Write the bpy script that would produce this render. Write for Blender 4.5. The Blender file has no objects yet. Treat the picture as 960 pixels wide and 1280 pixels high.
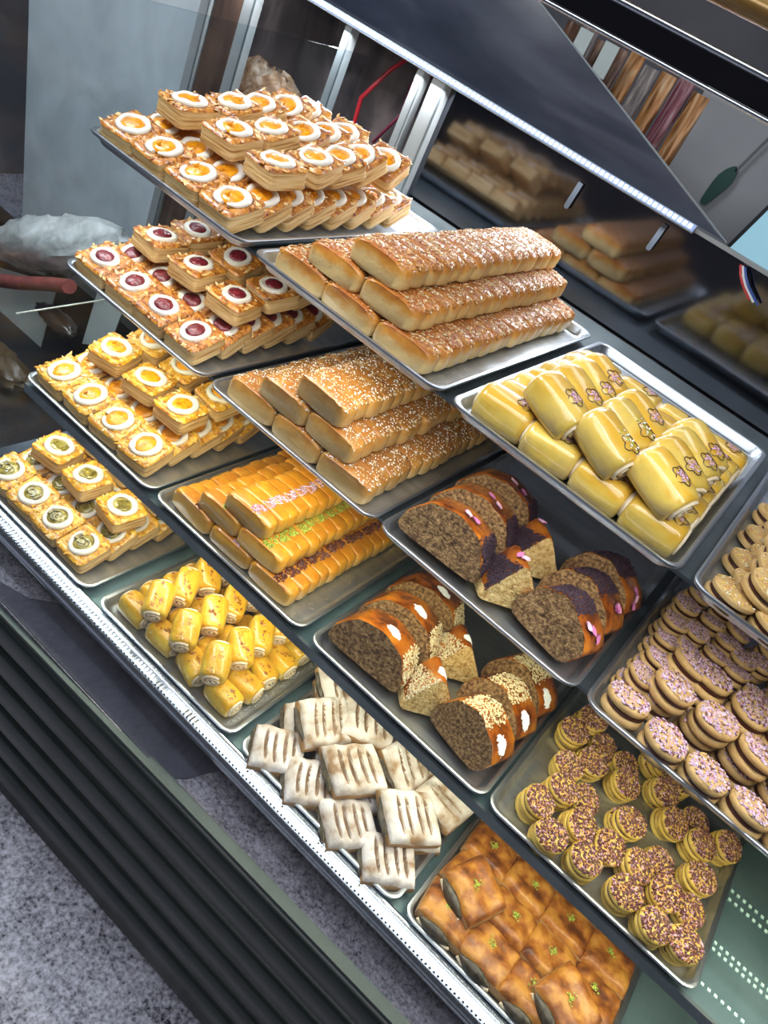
import bpy, math, random
from mathutils import Vector, Matrix, Euler
R = random.Random(7)
sc = bpy.context.scene
COL = sc.collection
PI = math.pi
rad = math.radians

# ---------------------------------------------------------------- camera
cam_data = bpy.data.cameras.new('camera')
cam = bpy.data.objects.new('camera', cam_data); COL.objects.link(cam)
F = 1011.88
cam_data.sensor_fit = 'VERTICAL'; cam_data.sensor_height = 24.0
cam_data.lens = 24.0 * F / 1280.0
cam_data.clip_start = 0.02
CR = ((0.7362051517999103, 0.5513061431320492, 0.39250924958242117),
      (0.6126403146931922, -0.29649791886566246, -0.7326396310049635),
      (-0.28753055363824775, 0.7798400609428368, -0.5560356643875581))
# rows of CR: image right, image down, view direction expressed on world axes
m = Matrix(((CR[0][0], -CR[1][0], -CR[2][0]), (CR[0][1], -CR[1][1], -CR[2][1]), (CR[0][2], -CR[1][2], -CR[2][2])))
M4 = m.to_4x4(); M4.translation = Vector((0.79378, -0.90678, 1.27682))
cam.matrix_world = M4
sc.camera = cam

# ---------------------------------------------------------------- world, exposure, large lights
sc.view_settings.view_transform = 'Standard'; sc.view_settings.look = 'None'
sc.view_settings.gamma = 1.0; sc.view_settings.use_curve_mapping = False
sc.view_settings.exposure = 0.0
world = bpy.data.worlds.new('world'); sc.world = world; world.use_nodes = True
bg = world.node_tree.nodes['Background']
bg.inputs[0].default_value = (0.75, 0.82, 0.95, 1); bg.inputs[1].default_value = 0.18

def area(name, loc, rot, sx, sy, power, color):
    l = bpy.data.lights.new(name, 'AREA'); l.shape = 'RECTANGLE'; l.size = sx; l.size_y = sy
    l.energy = power; l.color = color
    o = bpy.data.objects.new(name, l); COL.objects.link(o); o.location = loc; o.rotation_euler = rot
    return o
area('ceiling_fill_light', (0.6, -1.1, 2.25), (0, 0, 0), 2.2, 0.9, 36, (0.92, 0.95, 1.0))
area('ceiling_fill_light', (-1.5, 0.1, 2.25), (0, 0, 0), 0.9, 0.9, 55, (0.92, 0.96, 1.0))  # fill lamp added to brighten the dark left background
area('ceiling_fill_light', (0.0, 1.7, 2.25), (0, 0, 0), 2.0, 0.5, 14, (0.95, 0.95, 1.0))

RY = {1: 0.118, 2: 0.110, 3: 0.070, 4: 0.0}
RZ = {1: 0.777, 2: 0.524, 3: 0.265, 4: 0.0}
TX = {(1, 1): -0.424, (1, 2): 0.0, (1, 3): 0.4206, (1, 4): 0.8401, (2, 1): -0.410, (2, 2): 0.005, (2, 3): 0.4176, (2, 4): 0.835,
      (3, 1): -0.412, (3, 2): -0.0025, (3, 3): 0.418, (3, 4): 0.8253, (4, 1): -0.436, (4, 2): -0.002, (4, 3): 0.4196, (4, 4): 0.837}
TW, TD = 0.402, 0.659
FLOOR_DROP = 0.0205          # rim to tray floor top

# lamps of the case: one under the back top rail, one under the front of each shelf
area('top_lamp', (-0.26, 0.918, 1.010), (rad(-25), 0, 0), 1.37, 0.010, 11, (0.93, 0.96, 1.0))
area('top_front_lamp', (0.45, -0.02, 1.24), (rad(28), 0, 0), 2.4, 0.03, 7, (0.95, 0.97, 1.0))
LAMPS = {2: (4.0, (1.0, 0.96, 0.88)), 3: (4.6, (1.0, 0.95, 0.66)), 4: (4.4, (1.0, 0.96, 0.72))}
for row, (pw, cl) in LAMPS.items():
    area('shelf_lamp', (0.45, RY[row - 1] + 0.055, RZ[row - 1] - 0.047), (rad(5), 0, 0), 2.4, 0.018, pw, cl)

# ---------------------------------------------------------------- materials
def mat(name, color=(0.5, 0.5, 0.5), rough=0.5, metal=0.0, **k):
    m = bpy.data.materials.new(name); m.use_nodes = True
    b = m.node_tree.nodes['Principled BSDF']
    b.inputs['Base Color'].default_value = (*color, 1); b.inputs['Roughness'].default_value = rough
    b.inputs['Metallic'].default_value = metal
    if 'coat' in k: b.inputs['Coat Weight'].default_value = k['coat']; b.inputs['Coat Roughness'].default_value = k.get('coat_rough', 0.12)
    if 'emit' in k: b.inputs['Emission Color'].default_value = (*k['emit'], 1); b.inputs['Emission Strength'].default_value = k.get('es', 1)
    if 'sss' in k: b.inputs['Subsurface Weight'].default_value = k['sss']; b.inputs['Subsurface Radius'].default_value = (0.01, 0.006, 0.003); b.inputs['Subsurface Scale'].default_value = 0.5
    return m
def nodes(m): return m.node_tree.nodes, m.node_tree.links, m.node_tree.nodes['Principled BSDF']
def noisy(name, stops, scale=60, rough=0.5, metal=0.0, bump=0.0, bscale=None, stretch=(1, 1, 1), detail=4, dist=0.0, vary=True, bdist=0.002, **k):
    """4D noise over object coordinates, offset per object, through a colour ramp"""
    m = mat(name, stops[0][1], rough, metal, **k); N, L, b = nodes(m)
    tc = N.new('ShaderNodeTexCoord'); mp = N.new('ShaderNodeMapping'); mp.inputs['Scale'].default_value = stretch
    L.new(tc.outputs['Object'], mp.inputs['Vector'])
    oi = N.new('ShaderNodeObjectInfo'); mu = N.new('ShaderNodeMath'); mu.operation = 'MULTIPLY'; mu.inputs[1].default_value = 37.0
    L.new(oi.outputs['Random'], mu.inputs[0])
    n = N.new('ShaderNodeTexNoise'); n.noise_dimensions = '4D'; n.inputs['Scale'].default_value = scale
    n.inputs['Detail'].default_value = detail; n.inputs['Distortion'].default_value = dist
    L.new(mp.outputs[0], n.inputs['Vector'])
    if vary: L.new(mu.outputs[0], n.inputs['W'])
    r = N.new('ShaderNodeValToRGB'); e = r.color_ramp.elements
    while len(e) < len(stops): e.new(0.5)
    for i, (p, c) in enumerate(stops): e[i].position = p; e[i].color = (*c, 1)
    L.new(n.outputs['Fac'], r.inputs[0]); L.new(r.outputs[0], b.inputs['Base Color'])
    if bump:
        n2 = N.new('ShaderNodeTexNoise'); n2.inputs['Scale'].default_value = bscale or scale * 2; n2.inputs['Detail'].default_value = 5
        L.new(mp.outputs[0], n2.inputs['Vector'])
        bm = N.new('ShaderNodeBump'); bm.inputs['Strength'].default_value = bump; bm.inputs['Distance'].default_value = bdist
        L.new(n2.outputs['Fac'], bm.inputs['Height']); L.new(bm.outputs[0], b.inputs['Normal'])
    return m

STEEL = noisy('tray_steel', [(0.3, (0.40, 0.43, 0.46)), (0.7, (0.56, 0.60, 0.64))], scale=9, rough=0.34, metal=0.88, bump=0.05, bscale=60, stretch=(1, 6, 1))
RIMSTEEL = mat('rim_steel', (0.52, 0.56, 0.60), 0.3, 0.95)
CHROME = noisy('brushed_chrome', [(0.3, (0.46, 0.50, 0.55)), (0.7, (0.66, 0.71, 0.76))], scale=20, rough=0.2, metal=1.0, stretch=(40, 1, 1), vary=False)
DARKSTEEL = noisy('dark_shelf_steel', [(0.3, (0.12, 0.15, 0.16)), (0.7, (0.22, 0.26, 0.27))], scale=8, rough=0.35, metal=0.7, vary=False)
ALU = noisy('anodised_aluminium', [(0.3, (0.27, 0.29, 0.295)), (0.7, (0.36, 0.38, 0.385))], scale=4, rough=0.42, metal=0.35, vary=False)
BLACKPAINT = noisy('green_black_paint', [(0.3, (0.006, 0.011, 0.010)), (0.7, (0.012, 0.020, 0.018))], scale=12, rough=0.34, bump=0.04, vary=False)
BLACK = mat('matt_black', (0.006, 0.006, 0.008), 0.5)
def granite(name, dark, light, scale):
    m = mat(name, dark, 0.33); N, L, b = nodes(m)
    tc = N.new('ShaderNodeTexCoord')
    n1 = N.new('ShaderNodeTexNoise'); n1.inputs['Scale'].default_value = scale; n1.inputs['Detail'].default_value = 6; n1.inputs['Roughness'].default_value = 0.75
    n2 = N.new('ShaderNodeTexNoise'); n2.inputs['Scale'].default_value = scale * 0.17; n2.inputs['Detail'].default_value = 3
    v = N.new('ShaderNodeTexVoronoi'); v.inputs['Scale'].default_value = scale * 1.6
    for n in (n1, n2, v): L.new(tc.outputs['Object'], n.inputs['Vector'])
    a = N.new('ShaderNodeMath'); a.operation = 'MULTIPLY_ADD'; a.inputs[1].default_value = 0.35
    L.new(n2.outputs['Fac'], a.inputs[0]); L.new(n1.outputs['Fac'], a.inputs[2])
    c = N.new('ShaderNodeMath'); c.operation = 'MULTIPLY_ADD'; c.inputs[1].default_value = 0.16
    L.new(v.outputs['Distance'], c.inputs[0]); L.new(a.outputs[0], c.inputs[2])
    r = N.new('ShaderNodeValToRGB'); e = r.color_ramp.elements
    e[0].position = 0.58; e[0].color = (*dark, 1); e[1].position = 0.92; e[1].color = (*light, 1)
    mid = e.new(0.72); mid.color = tuple([(dark[i] * 0.55 + light[i] * 0.45) for i in range(3)] + [1])
    L.new(c.outputs[0], r.inputs[0]); L.new(r.outputs[0], b.inputs['Base Color'])
    return m
GRANITE = granite('speckled_granite', (0.012, 0.012, 0.022), (0.58, 0.58, 0.68), 70)
GRANITE2 = granite('reflected_granite', (0.015, 0.015, 0.022), (0.26, 0.25, 0.30), 140)
NAVY = noisy('navy_reflection', [(0.3, (0.010, 0.011, 0.024)), (0.7, (0.020, 0.020, 0.038))], scale=14, rough=0.7, bump=0.1, bscale=300, vary=False)
def glass(name, tint, refl, rough=0.0):
    m = bpy.data.materials.new(name); m.use_nodes = True; N = m.node_tree.nodes; L = m.node_tree.links; N.clear()
    o = N.new('ShaderNodeOutputMaterial'); t = N.new('ShaderNodeBsdfTransparent'); t.inputs[0].default_value = (*tint, 1)
    g = N.new('ShaderNodeBsdfGlossy'); g.inputs['Roughness'].default_value = rough
    f = N.new('ShaderNodeLayerWeight'); f.inputs[0].default_value = 0.5
    pw = N.new('ShaderNodeMath'); pw.operation = 'POWER'; pw.inputs[1].default_value = 5.0
    L.new(f.outputs['Facing'], pw.inputs[0])
    mu = N.new('ShaderNodeMath'); mu.operation = 'MULTIPLY_ADD'; mu.inputs[1].default_value = 0.9 * refl; mu.inputs[2].default_value = 0.035 * refl
    L.new(pw.outputs[0], mu.inputs[0])
    x = N.new('ShaderNodeMixShader'); L.new(mu.outputs[0], x.inputs[0]); L.new(t.outputs[0], x.inputs[1]); L.new(g.outputs[0], x.inputs[2]); L.new(x.outputs[0], o.inputs[0])
    return m
GLASS = glass('clear_glass', (0.97, 0.98, 0.985), 0.45)
SIDEGLASS = glass('side_glass', (0.86, 0.90, 0.92), 0.3, 0.05)
SMOKED = glass('smoked_glass', (0.10, 0.11, 0.14), 1.0)
GLASSEDGE = mat('glass_edge', (0.25, 0.29, 0.31), 0.25)
MIRROR = mat('smoked_mirror', (0.12, 0.125, 0.15), 0.085, 1.0)
MIRRORUP = noisy('dark_blue_glass', [(0.3, (0.014, 0.018, 0.032)), (0.5, (0.035, 0.042, 0.065)), (0.72, (0.085, 0.095, 0.13))], scale=3.0, rough=0.2, stretch=(0.6, 1, 2.2), dist=1.0, coat=0.4, vary=False)
LED = mat('led_chip', (1, 1, 1), 0.4, emit=(0.88, 0.93, 1.0), es=8)
LEDWARM = mat('led_chip_warm', (1, 1, 1), 0.4, emit=(1.0, 0.95, 0.82), es=9)
LEDTAPE = mat('led_tape', (0.15, 0.2, 0.32), 0.6, emit=(0.42, 0.58, 1.0), es=0.5)
LEDTAPEW = mat('led_tape_shelf', (0.9, 0.92, 1.0), 0.4, emit=(0.9, 0.95, 0.85), es=0.5)
TEAL = noisy('teal_grey_steel', [(0.3, (0.13, 0.22, 0.23)), (0.7, (0.26, 0.38, 0.39))], scale=5, rough=0.25, metal=0.5, vary=False)
LED_GLINT = mat('led_glint_mint', (0.62, 0.85, 0.76), 0.3, 0.0)

# pastry
P_TOP = noisy('puff_top_brown', [(0.34, (0.12, 0.025, 0.003)), (0.46, (0.40, 0.12, 0.010)), (0.58, (0.56, 0.23, 0.022)), (0.72, (0.70, 0.38, 0.07))], scale=42, rough=0.32, bump=0.8, bscale=170, stretch=(1, 2.2, 1), detail=6, dist=1.5, coat=0.5)
P_TOPY = noisy('puff_top_yellow', [(0.33, (0.24, 0.065, 0.005)), (0.45, (0.60, 0.25, 0.014)), (0.59, (0.76, 0.42, 0.03)), (0.72, (0.84, 0.56, 0.09))], scale=42, rough=0.32, bump=0.8, bscale=170, stretch=(1, 2.2, 1), detail=6, dist=1.5, coat=0.5)
P_SIDE = noisy('puff_side_layers', [(0.34, (0.40, 0.19, 0.05)), (0.46, (0.68, 0.42, 0.15)), (0.62, (0.82, 0.60, 0.30))], scale=30, rough=0.6, bump=0.8, bscale=90, stretch=(0.5, 0.5, 9), detail=4)
CREAM = noisy('set_cream', [(0.3, (0.66, 0.61, 0.50)), (0.7, (0.80, 0.77, 0.70))], scale=40, rough=0.45, sss=0.15, coat=0.2)
APRICOT = noisy('apricot_jam', [(0.3, (0.56, 0.17, 0.003)), (0.6, (0.82, 0.34, 0.006))], scale=90, rough=0.28, bump=0.5, bscale=200, coat=0.3)
CHERRY = noisy('cherry_jam', [(0.3, (0.08, 0.006, 0.010)), (0.6, (0.18, 0.012, 0.020)), (0.75, (0.34, 0.05, 0.05))], scale=120, rough=0.3, bump=0.8, bscale=230, coat=0.3)
KIWI = noisy('green_fig_jam', [(0.3, (0.10, 0.07, 0.012)), (0.55, (0.30, 0.24, 0.04)), (0.75, (0.55, 0.45, 0.13))], scale=80, rough=0.15, bump=0.7, bscale=200, coat=0.7)
SCORCH = mat('scorched_tip', (0.06, 0.015, 0.006), 0.5)
def baked(name, side, top, z0, z1, rough=0.4, coat=0.3, var=0.25, scale=45, bump=0.5):
    """crust colour by height on the piece: pale sides, browned top"""
    m = mat(name, side, rough, coat=coat); N, L, b = nodes(m)
    tc = N.new('ShaderNodeTexCoord'); s = N.new('ShaderNodeSeparateXYZ'); L.new(tc.outputs['Object'], s.inputs[0])
    n = N.new('ShaderNodeTexNoise'); n.noise_dimensions = '4D'; n.inputs['Scale'].default_value = scale; n.inputs['Detail'].default_value = 5
    oi = N.new('ShaderNodeObjectInfo'); mu = N.new('ShaderNodeMath'); mu.operation = 'MULTIPLY'; mu.inputs[1].default_value = 41
    L.new(oi.outputs['Random'], mu.inputs[0]); L.new(mu.outputs[0], n.inputs['W']); L.new(tc.outputs['Object'], n.inputs['Vector'])
    mr = N.new('ShaderNodeMapRange'); mr.inputs['From Min'].default_value = z0; mr.inputs['From Max'].default_value = z1
    L.new(s.outputs['Z'], mr.inputs['Value'])
    a = N.new('ShaderNodeMath'); a.operation = 'MULTIPLY_ADD'; a.inputs[1].default_value = var * 4; a.inputs[2].default_value = -var * 2
    L.new(n.outputs['Fac'], a.inputs[0])
    ad = N.new('ShaderNodeMath'); ad.operation = 'ADD'; ad.use_clamp = True
    L.new(mr.outputs[0], ad.inputs[0]); L.new(a.outputs[0], ad.inputs[1])
    r = N.new('ShaderNodeValToRGB'); e = r.color_ramp.elements
    e[0].position = 0.1; e[0].color = (*side, 1); e[1].position = 0.95; e[1].color = (*top[-1], 1)
    k = e.new(0.55); k.color = (*top[0], 1)
    L.new(ad.outputs[0], r.inputs[0])
    h = N.new('ShaderNodeHueSaturation'); mv = N.new('ShaderNodeMapRange'); mv.inputs['To Min'].default_value = 0.82; mv.inputs['To Max'].default_value = 1.12
    L.new(oi.outputs['Random'], mv.inputs['Value']); L.new(mv.outputs[0], h.inputs['Value']); L.new(r.outputs[0], h.inputs['Color'])
    L.new(h.outputs[0], b.inputs['Base Color'])
    n2 = N.new('ShaderNodeTexNoise'); n2.inputs['Scale'].default_value = scale * 4; n2.inputs['Detail'].default_value = 5; L.new(tc.outputs['Object'], n2.inputs['Vector'])
    bm = N.new('ShaderNodeBump'); bm.inputs['Strength'].default_value = bump; bm.inputs['Distance'].default_value = 0.0015
    L.new(n2.outputs['Fac'], bm.inputs['Height']); L.new(bm.outputs[0], b.inputs['Normal'])
    return m
LOG_BROWN = baked('log_crust_brown', (0.66, 0.46, 0.19), ((0.56, 0.24, 0.035), (0.36, 0.10, 0.012)), 0.014, 0.046, coat=0.3)
LOG_SESAME = baked('log_crust_sesame', (0.58, 0.38, 0.14), ((0.52, 0.26, 0.05), (0.38, 0.14, 0.022)), 0.014, 0.048, coat=0.3)
LOG_YELLOW = baked('log_crust_yellow', (0.66, 0.40, 0.10), ((0.74, 0.36, 0.025), (0.58, 0.20, 0.010)), 0.008, 0.046, coat=0.7, bump=0.25)
BUN = baked('bun_crust', (0.62, 0.43, 0.14), ((0.80, 0.56, 0.11), (0.74, 0.42, 0.04)), 0.0, 0.064, coat=0.7, bump=0.3, rough=0.3, var=0.6, scale=22)
BUNEND = noisy('bun_dough', [(0.3, (0.72, 0.56, 0.34)), (0.7, (0.90, 0.78, 0.56))], scale=60, rough=0.6, bump=0.5, bscale=160)
ROLL = baked('small_roll_crust', (0.66, 0.42, 0.09), ((0.84, 0.58, 0.07), (0.76, 0.40, 0.025)), 0.0, 0.05, coat=0.5, bump=0.9, scale=38, rough=0.3, var=0.4)
SUGARCRUST = noisy('sugar_dusted_crust', [(0.34, (0.30, 0.18, 0.09)), (0.43, (0.50, 0.42, 0.34)), (0.58, (0.70, 0.66, 0.62))], scale=30, rough=0.75, bump=0.6, bscale=120, detail=5)
SLIT = noisy('slit_brown', [(0.3, (0.20, 0.12, 0.07)), (0.7, (0.42, 0.30, 0.19))], scale=70, rough=0.6)
TANSIDE = noisy('tan_side', [(0.3, (0.30, 0.15, 0.05)), (0.7, (0.50, 0.32, 0.15))], scale=50, rough=0.6, bump=0.5, bscale=140, stretch=(0.6, 0.6, 5))
BROWNCRUST = noisy('bronze_crust', [(0.34, (0.11, 0.028, 0.005)), (0.47, (0.32, 0.10, 0.010)), (0.60, (0.52, 0.23, 0.035))], scale=34, rough=0.5, bump=0.7, bscale=110, detail=9, coat=0.1)
DARKFILL = noisy('dark_filling', [(0.3, (0.02, 0.015, 0.008)), (0.7, (0.10, 0.08, 0.045))], scale=120, rough=0.4)
CRUMB = noisy('dark_crumb', [(0.36, (0.07, 0.032, 0.010)), (0.48, (0.19, 0.10, 0.034)), (0.64, (0.36, 0.22, 0.09))], scale=170, rough=0.85, bump=1.0, bscale=260, detail=6, bdist=0.004)
CRUMBPALE = noisy('pale_crumb', [(0.32, (0.36, 0.19, 0.05)), (0.5, (0.66, 0.45, 0.16)), (0.68, (0.82, 0.64, 0.30))], scale=130, rough=0.85, bump=1.0, bscale=240, detail=6, bdist=0.004)
GLAZE = noisy('glazed_crust', [(0.36, (0.10, 0.022, 0.003)), (0.5, (0.30, 0.075, 0.006)), (0.66, (0.50, 0.165, 0.012))], scale=24, rough=0.25, bump=0.6, bscale=120, coat=0.6)
PURPLE = noisy('dark_berry_crumb', [(0.35, (0.010, 0.002, 0.008)), (0.6, (0.032, 0.008, 0.022)), (0.78, (0.10, 0.04, 0.07))], scale=400, rough=0.5, bump=1.0, bscale=600)
PETAL = mat('rose_petal', (0.52, 0.16, 0.36), 0.6)
PETALP = mat('pale_petal', (0.74, 0.42, 0.56), 0.6)
SEED = noisy('sesame_seed', [(0.4, (0.48, 0.36, 0.16)), (0.6, (0.74, 0.66, 0.44))], scale=300, rough=0.5)
COCO = mat('coconut_white', (0.88, 0.90, 0.92), 0.6)
NUT = noisy('almond_flake', [(0.4, (0.32, 0.10, 0.018)), (0.6, (0.70, 0.38, 0.13))], scale=300, rough=0.45)
PISTACHIO = noisy('pistachio_crumb', [(0.4, (0.16, 0.24, 0.02)), (0.6, (0.48, 0.56, 0.07))], scale=300, rough=0.6)
BARBERRY = noisy('barberry_crumb', [(0.4, (0.05, 0.008, 0.008)), (0.6, (0.16, 0.035, 0.02))], scale=300, rough=0.4)
ROSE = noisy('rose_crumb', [(0.4, (0.34, 0.12, 0.22)), (0.6, (0.72, 0.50, 0.60))], scale=300, rough=0.6)
CHOCFLAKE = noisy('chocolate_flake', [(0.4, (0.05, 0.014, 0.012)), (0.6, (0.20, 0.07, 0.06))], scale=300, rough=0.5)
LILAC = noisy('lilac_sugar', [(0.4, (0.26, 0.16, 0.28)), (0.6, (0.62, 0.50, 0.60))], scale=300, rough=0.6)
BISCUIT = noisy('biscuit_tan', [(0.3, (0.42, 0.25, 0.08)), (0.7, (0.58, 0.38, 0.15))], scale=50, rough=0.6, bump=0.3, bscale=200)
BISCUITY = noisy('biscuit_yellow', [(0.3, (0.54, 0.33, 0.05)), (0.7, (0.70, 0.50, 0.11))], scale=50, rough=0.55, bump=0.3, bscale=200)
CHOC = mat('chocolate_filling', (0.055, 0.014, 0.008), 0.3)
CHOCLINE = mat('chocolate_line', (0.03, 0.010, 0.008), 0.35)
ICING = mat('powder_sugar', (0.90, 0.90, 0.88), 0.7)

# ---------------------------------------------------------------- mesh helpers
class MB:
    def __init__(s): s.v = []; s.f = []; s.m = []
    def vert(s, p): s.v.append(tuple(p)); return len(s.v) - 1
    def face(s, f, m=0): s.f.append(tuple(f)); s.m.append(m)
    def loft(s, rings, mids=None, cap0=True, cap1=True, closed=True, capm=(0, 0)):
        idx = [[s.vert(p) for p in r] for r in rings]; n = len(idx[0])
        for i in range(len(idx) - 1):
            mi = mids[i] if mids else 0
            for j in range(n if closed else n - 1):
                k = (j + 1) % n; s.face((idx[i][j], idx[i][k], idx[i + 1][k], idx[i + 1][j]), mi)
        if cap0: s.face(idx[0][::-1], capm[0])
        if cap1: s.face(idx[-1], capm[1])
        return idx
    def box(s, a, b, mi=0, M=None):
        P = [Vector((x, y, z)) for z in (a[2], b[2]) for y in (a[1], b[1]) for x in (a[0], b[0])]
        if M: P = [M @ p for p in P]
        i = [s.vert(p) for p in P]
        for f in ((0, 2, 3, 1), (4, 5, 7, 6), (0, 1, 5, 4), (2, 6, 7, 3), (0, 4, 6, 2), (1, 3, 7, 5)): s.face([i[q] for q in f], mi)
    def tube(s, pts, r, n=8, mi=0, closed=False, flat=1.0, up=Vector((0, 0, 1))):
        pts = [Vector(p) for p in pts]; N = len(pts); rings = []
        for i, p in enumerate(pts):
            if closed: d = pts[(i + 1) % N] - pts[i - 1]
            else: d = pts[min(i + 1, N - 1)] - pts[max(i - 1, 0)]
            d.normalize(); a = d.cross(up)
            if a.length < 1e-4: a = d.cross(Vector((1, 0, 0)))
            a.normalize(); b = a.cross(d)
            rr = r(i / max(N - 1, 1)) if callable(r) else r
            rings.append([p + a * math.cos(t) * rr + b * math.sin(t) * rr * flat for t in [2 * PI * k / n for k in range(n)]])
        if closed: s.loft(rings + [rings[0]], [mi] * N, False, False)
        else: s.loft(rings, [mi] * (N - 1), True, True, capm=(mi, mi))
    def mesh(s, name, mats, smooth=True):
        me = bpy.data.meshes.new(name); me.from_pydata(s.v, [], s.f)
        for m in (mats if isinstance(mats, (list, tuple)) else [mats]): me.materials.append(m)
        me.polygons.foreach_set('material_index', s.m)
        me.polygons.foreach_set('use_smooth', [smooth] * len(s.f))
        if smooth:
            try: me.set_sharp_from_angle(angle=rad(50))
            except Exception: pass
        me.update(); return me

def link(name, me, parent=None, M=None, kind=None, label=None):
    o = bpy.data.objects.new(name, me); COL.objects.link(o)
    if parent: o.parent = parent
    if M is not None: o.matrix_basis = M
    if kind: o['kind'] = kind
    if label: o['label'] = label
    return o
def thing(name, label, cat, M=None, group=None, me=None, kind=None):
    o = bpy.data.objects.new(name, me); COL.objects.link(o)
    if M is not None: o.matrix_basis = M
    o['label'] = label; o['category'] = cat
    if group: o['group'] = group
    if kind: o['kind'] = kind
    if me is None: o.empty_display_size = 0.02
    return o
def T(x, y, z, rx=0, ry=0, rz=0, s=1.0):
    return Matrix.Translation((x, y, z)) @ Euler((rad(rx), rad(ry), rad(rz)), 'XYZ').to_matrix().to_4x4() @ Matrix.Diagonal((s, s, s, 1))
def struct(name, me, M=None):
    return link(name, me, None, M, 'structure')
ORD = ['first', 'second', 'third', 'fourth', 'fifth', 'sixth', 'seventh', 'eighth', 'ninth', 'tenth', 'eleventh', 'twelfth', 'thirteenth', 'fourteenth', 'fifteenth', 'sixteenth', 'seventeenth', 'eighteenth', 'nineteenth', 'twentieth']
class Proto:
    """parts: (part name, mesh, kind, label, sub) ; sub = list of sub-parts of the same form"""
    def __init__(s, name, cat, parts): s.name = name; s.cat = cat; s.parts = parts
    def put(s, M, label, group):
        if len(s.parts) == 1: return thing(s.name, label, s.cat, M, group, s.parts[0][1])
        r = thing(s.name, label, s.cat, M, group)
        body = None
        for p in s.parts:
            st = len(p) > 2 and p[2] == 'stuff'
            o = link(p[0], p[1], body if (st and body) else r, None, 'stuff' if st else None)
            if body is None or p[0] == 'biscuit': body = o      # loose toppings belong to the crust or biscuit they lie on
        return r

def chips(pos_fn, n, size, mats, rnd, flat=0.3, name='topping'):
    """small flat flakes scattered where pos_fn puts them: a joined mesh"""
    b = MB(); nm = len(mats)
    for i in range(n):
        p, nrm = pos_fn(rnd)
        nrm = Vector(nrm).normalized(); a = nrm.orthogonal().normalized(); a.rotate(Matrix.Rotation(rnd.uniform(0, 6.28), 3, nrm)); c = nrm.cross(a)
        l = size * rnd.uniform(0.6, 1.3); w = l * rnd.uniform(0.4, 0.7); h = l * flat
        tl = nrm * rnd.uniform(-.3, .3) * l
        p = Vector(p) + nrm * h * 0.2; k = []
        for (x, y) in ((-1, 0), (0, -1), (1, 0), (0, 1)): k.append(b.vert(p + a * x * l + c * y * w + tl * x))
        t = b.vert(p + nrm * h); mi = rnd.randrange(nm)
        for j in range(4): b.face((k[j], k[(j + 1) % 4], t), mi)
    return b.mesh(name, mats, False)

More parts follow.
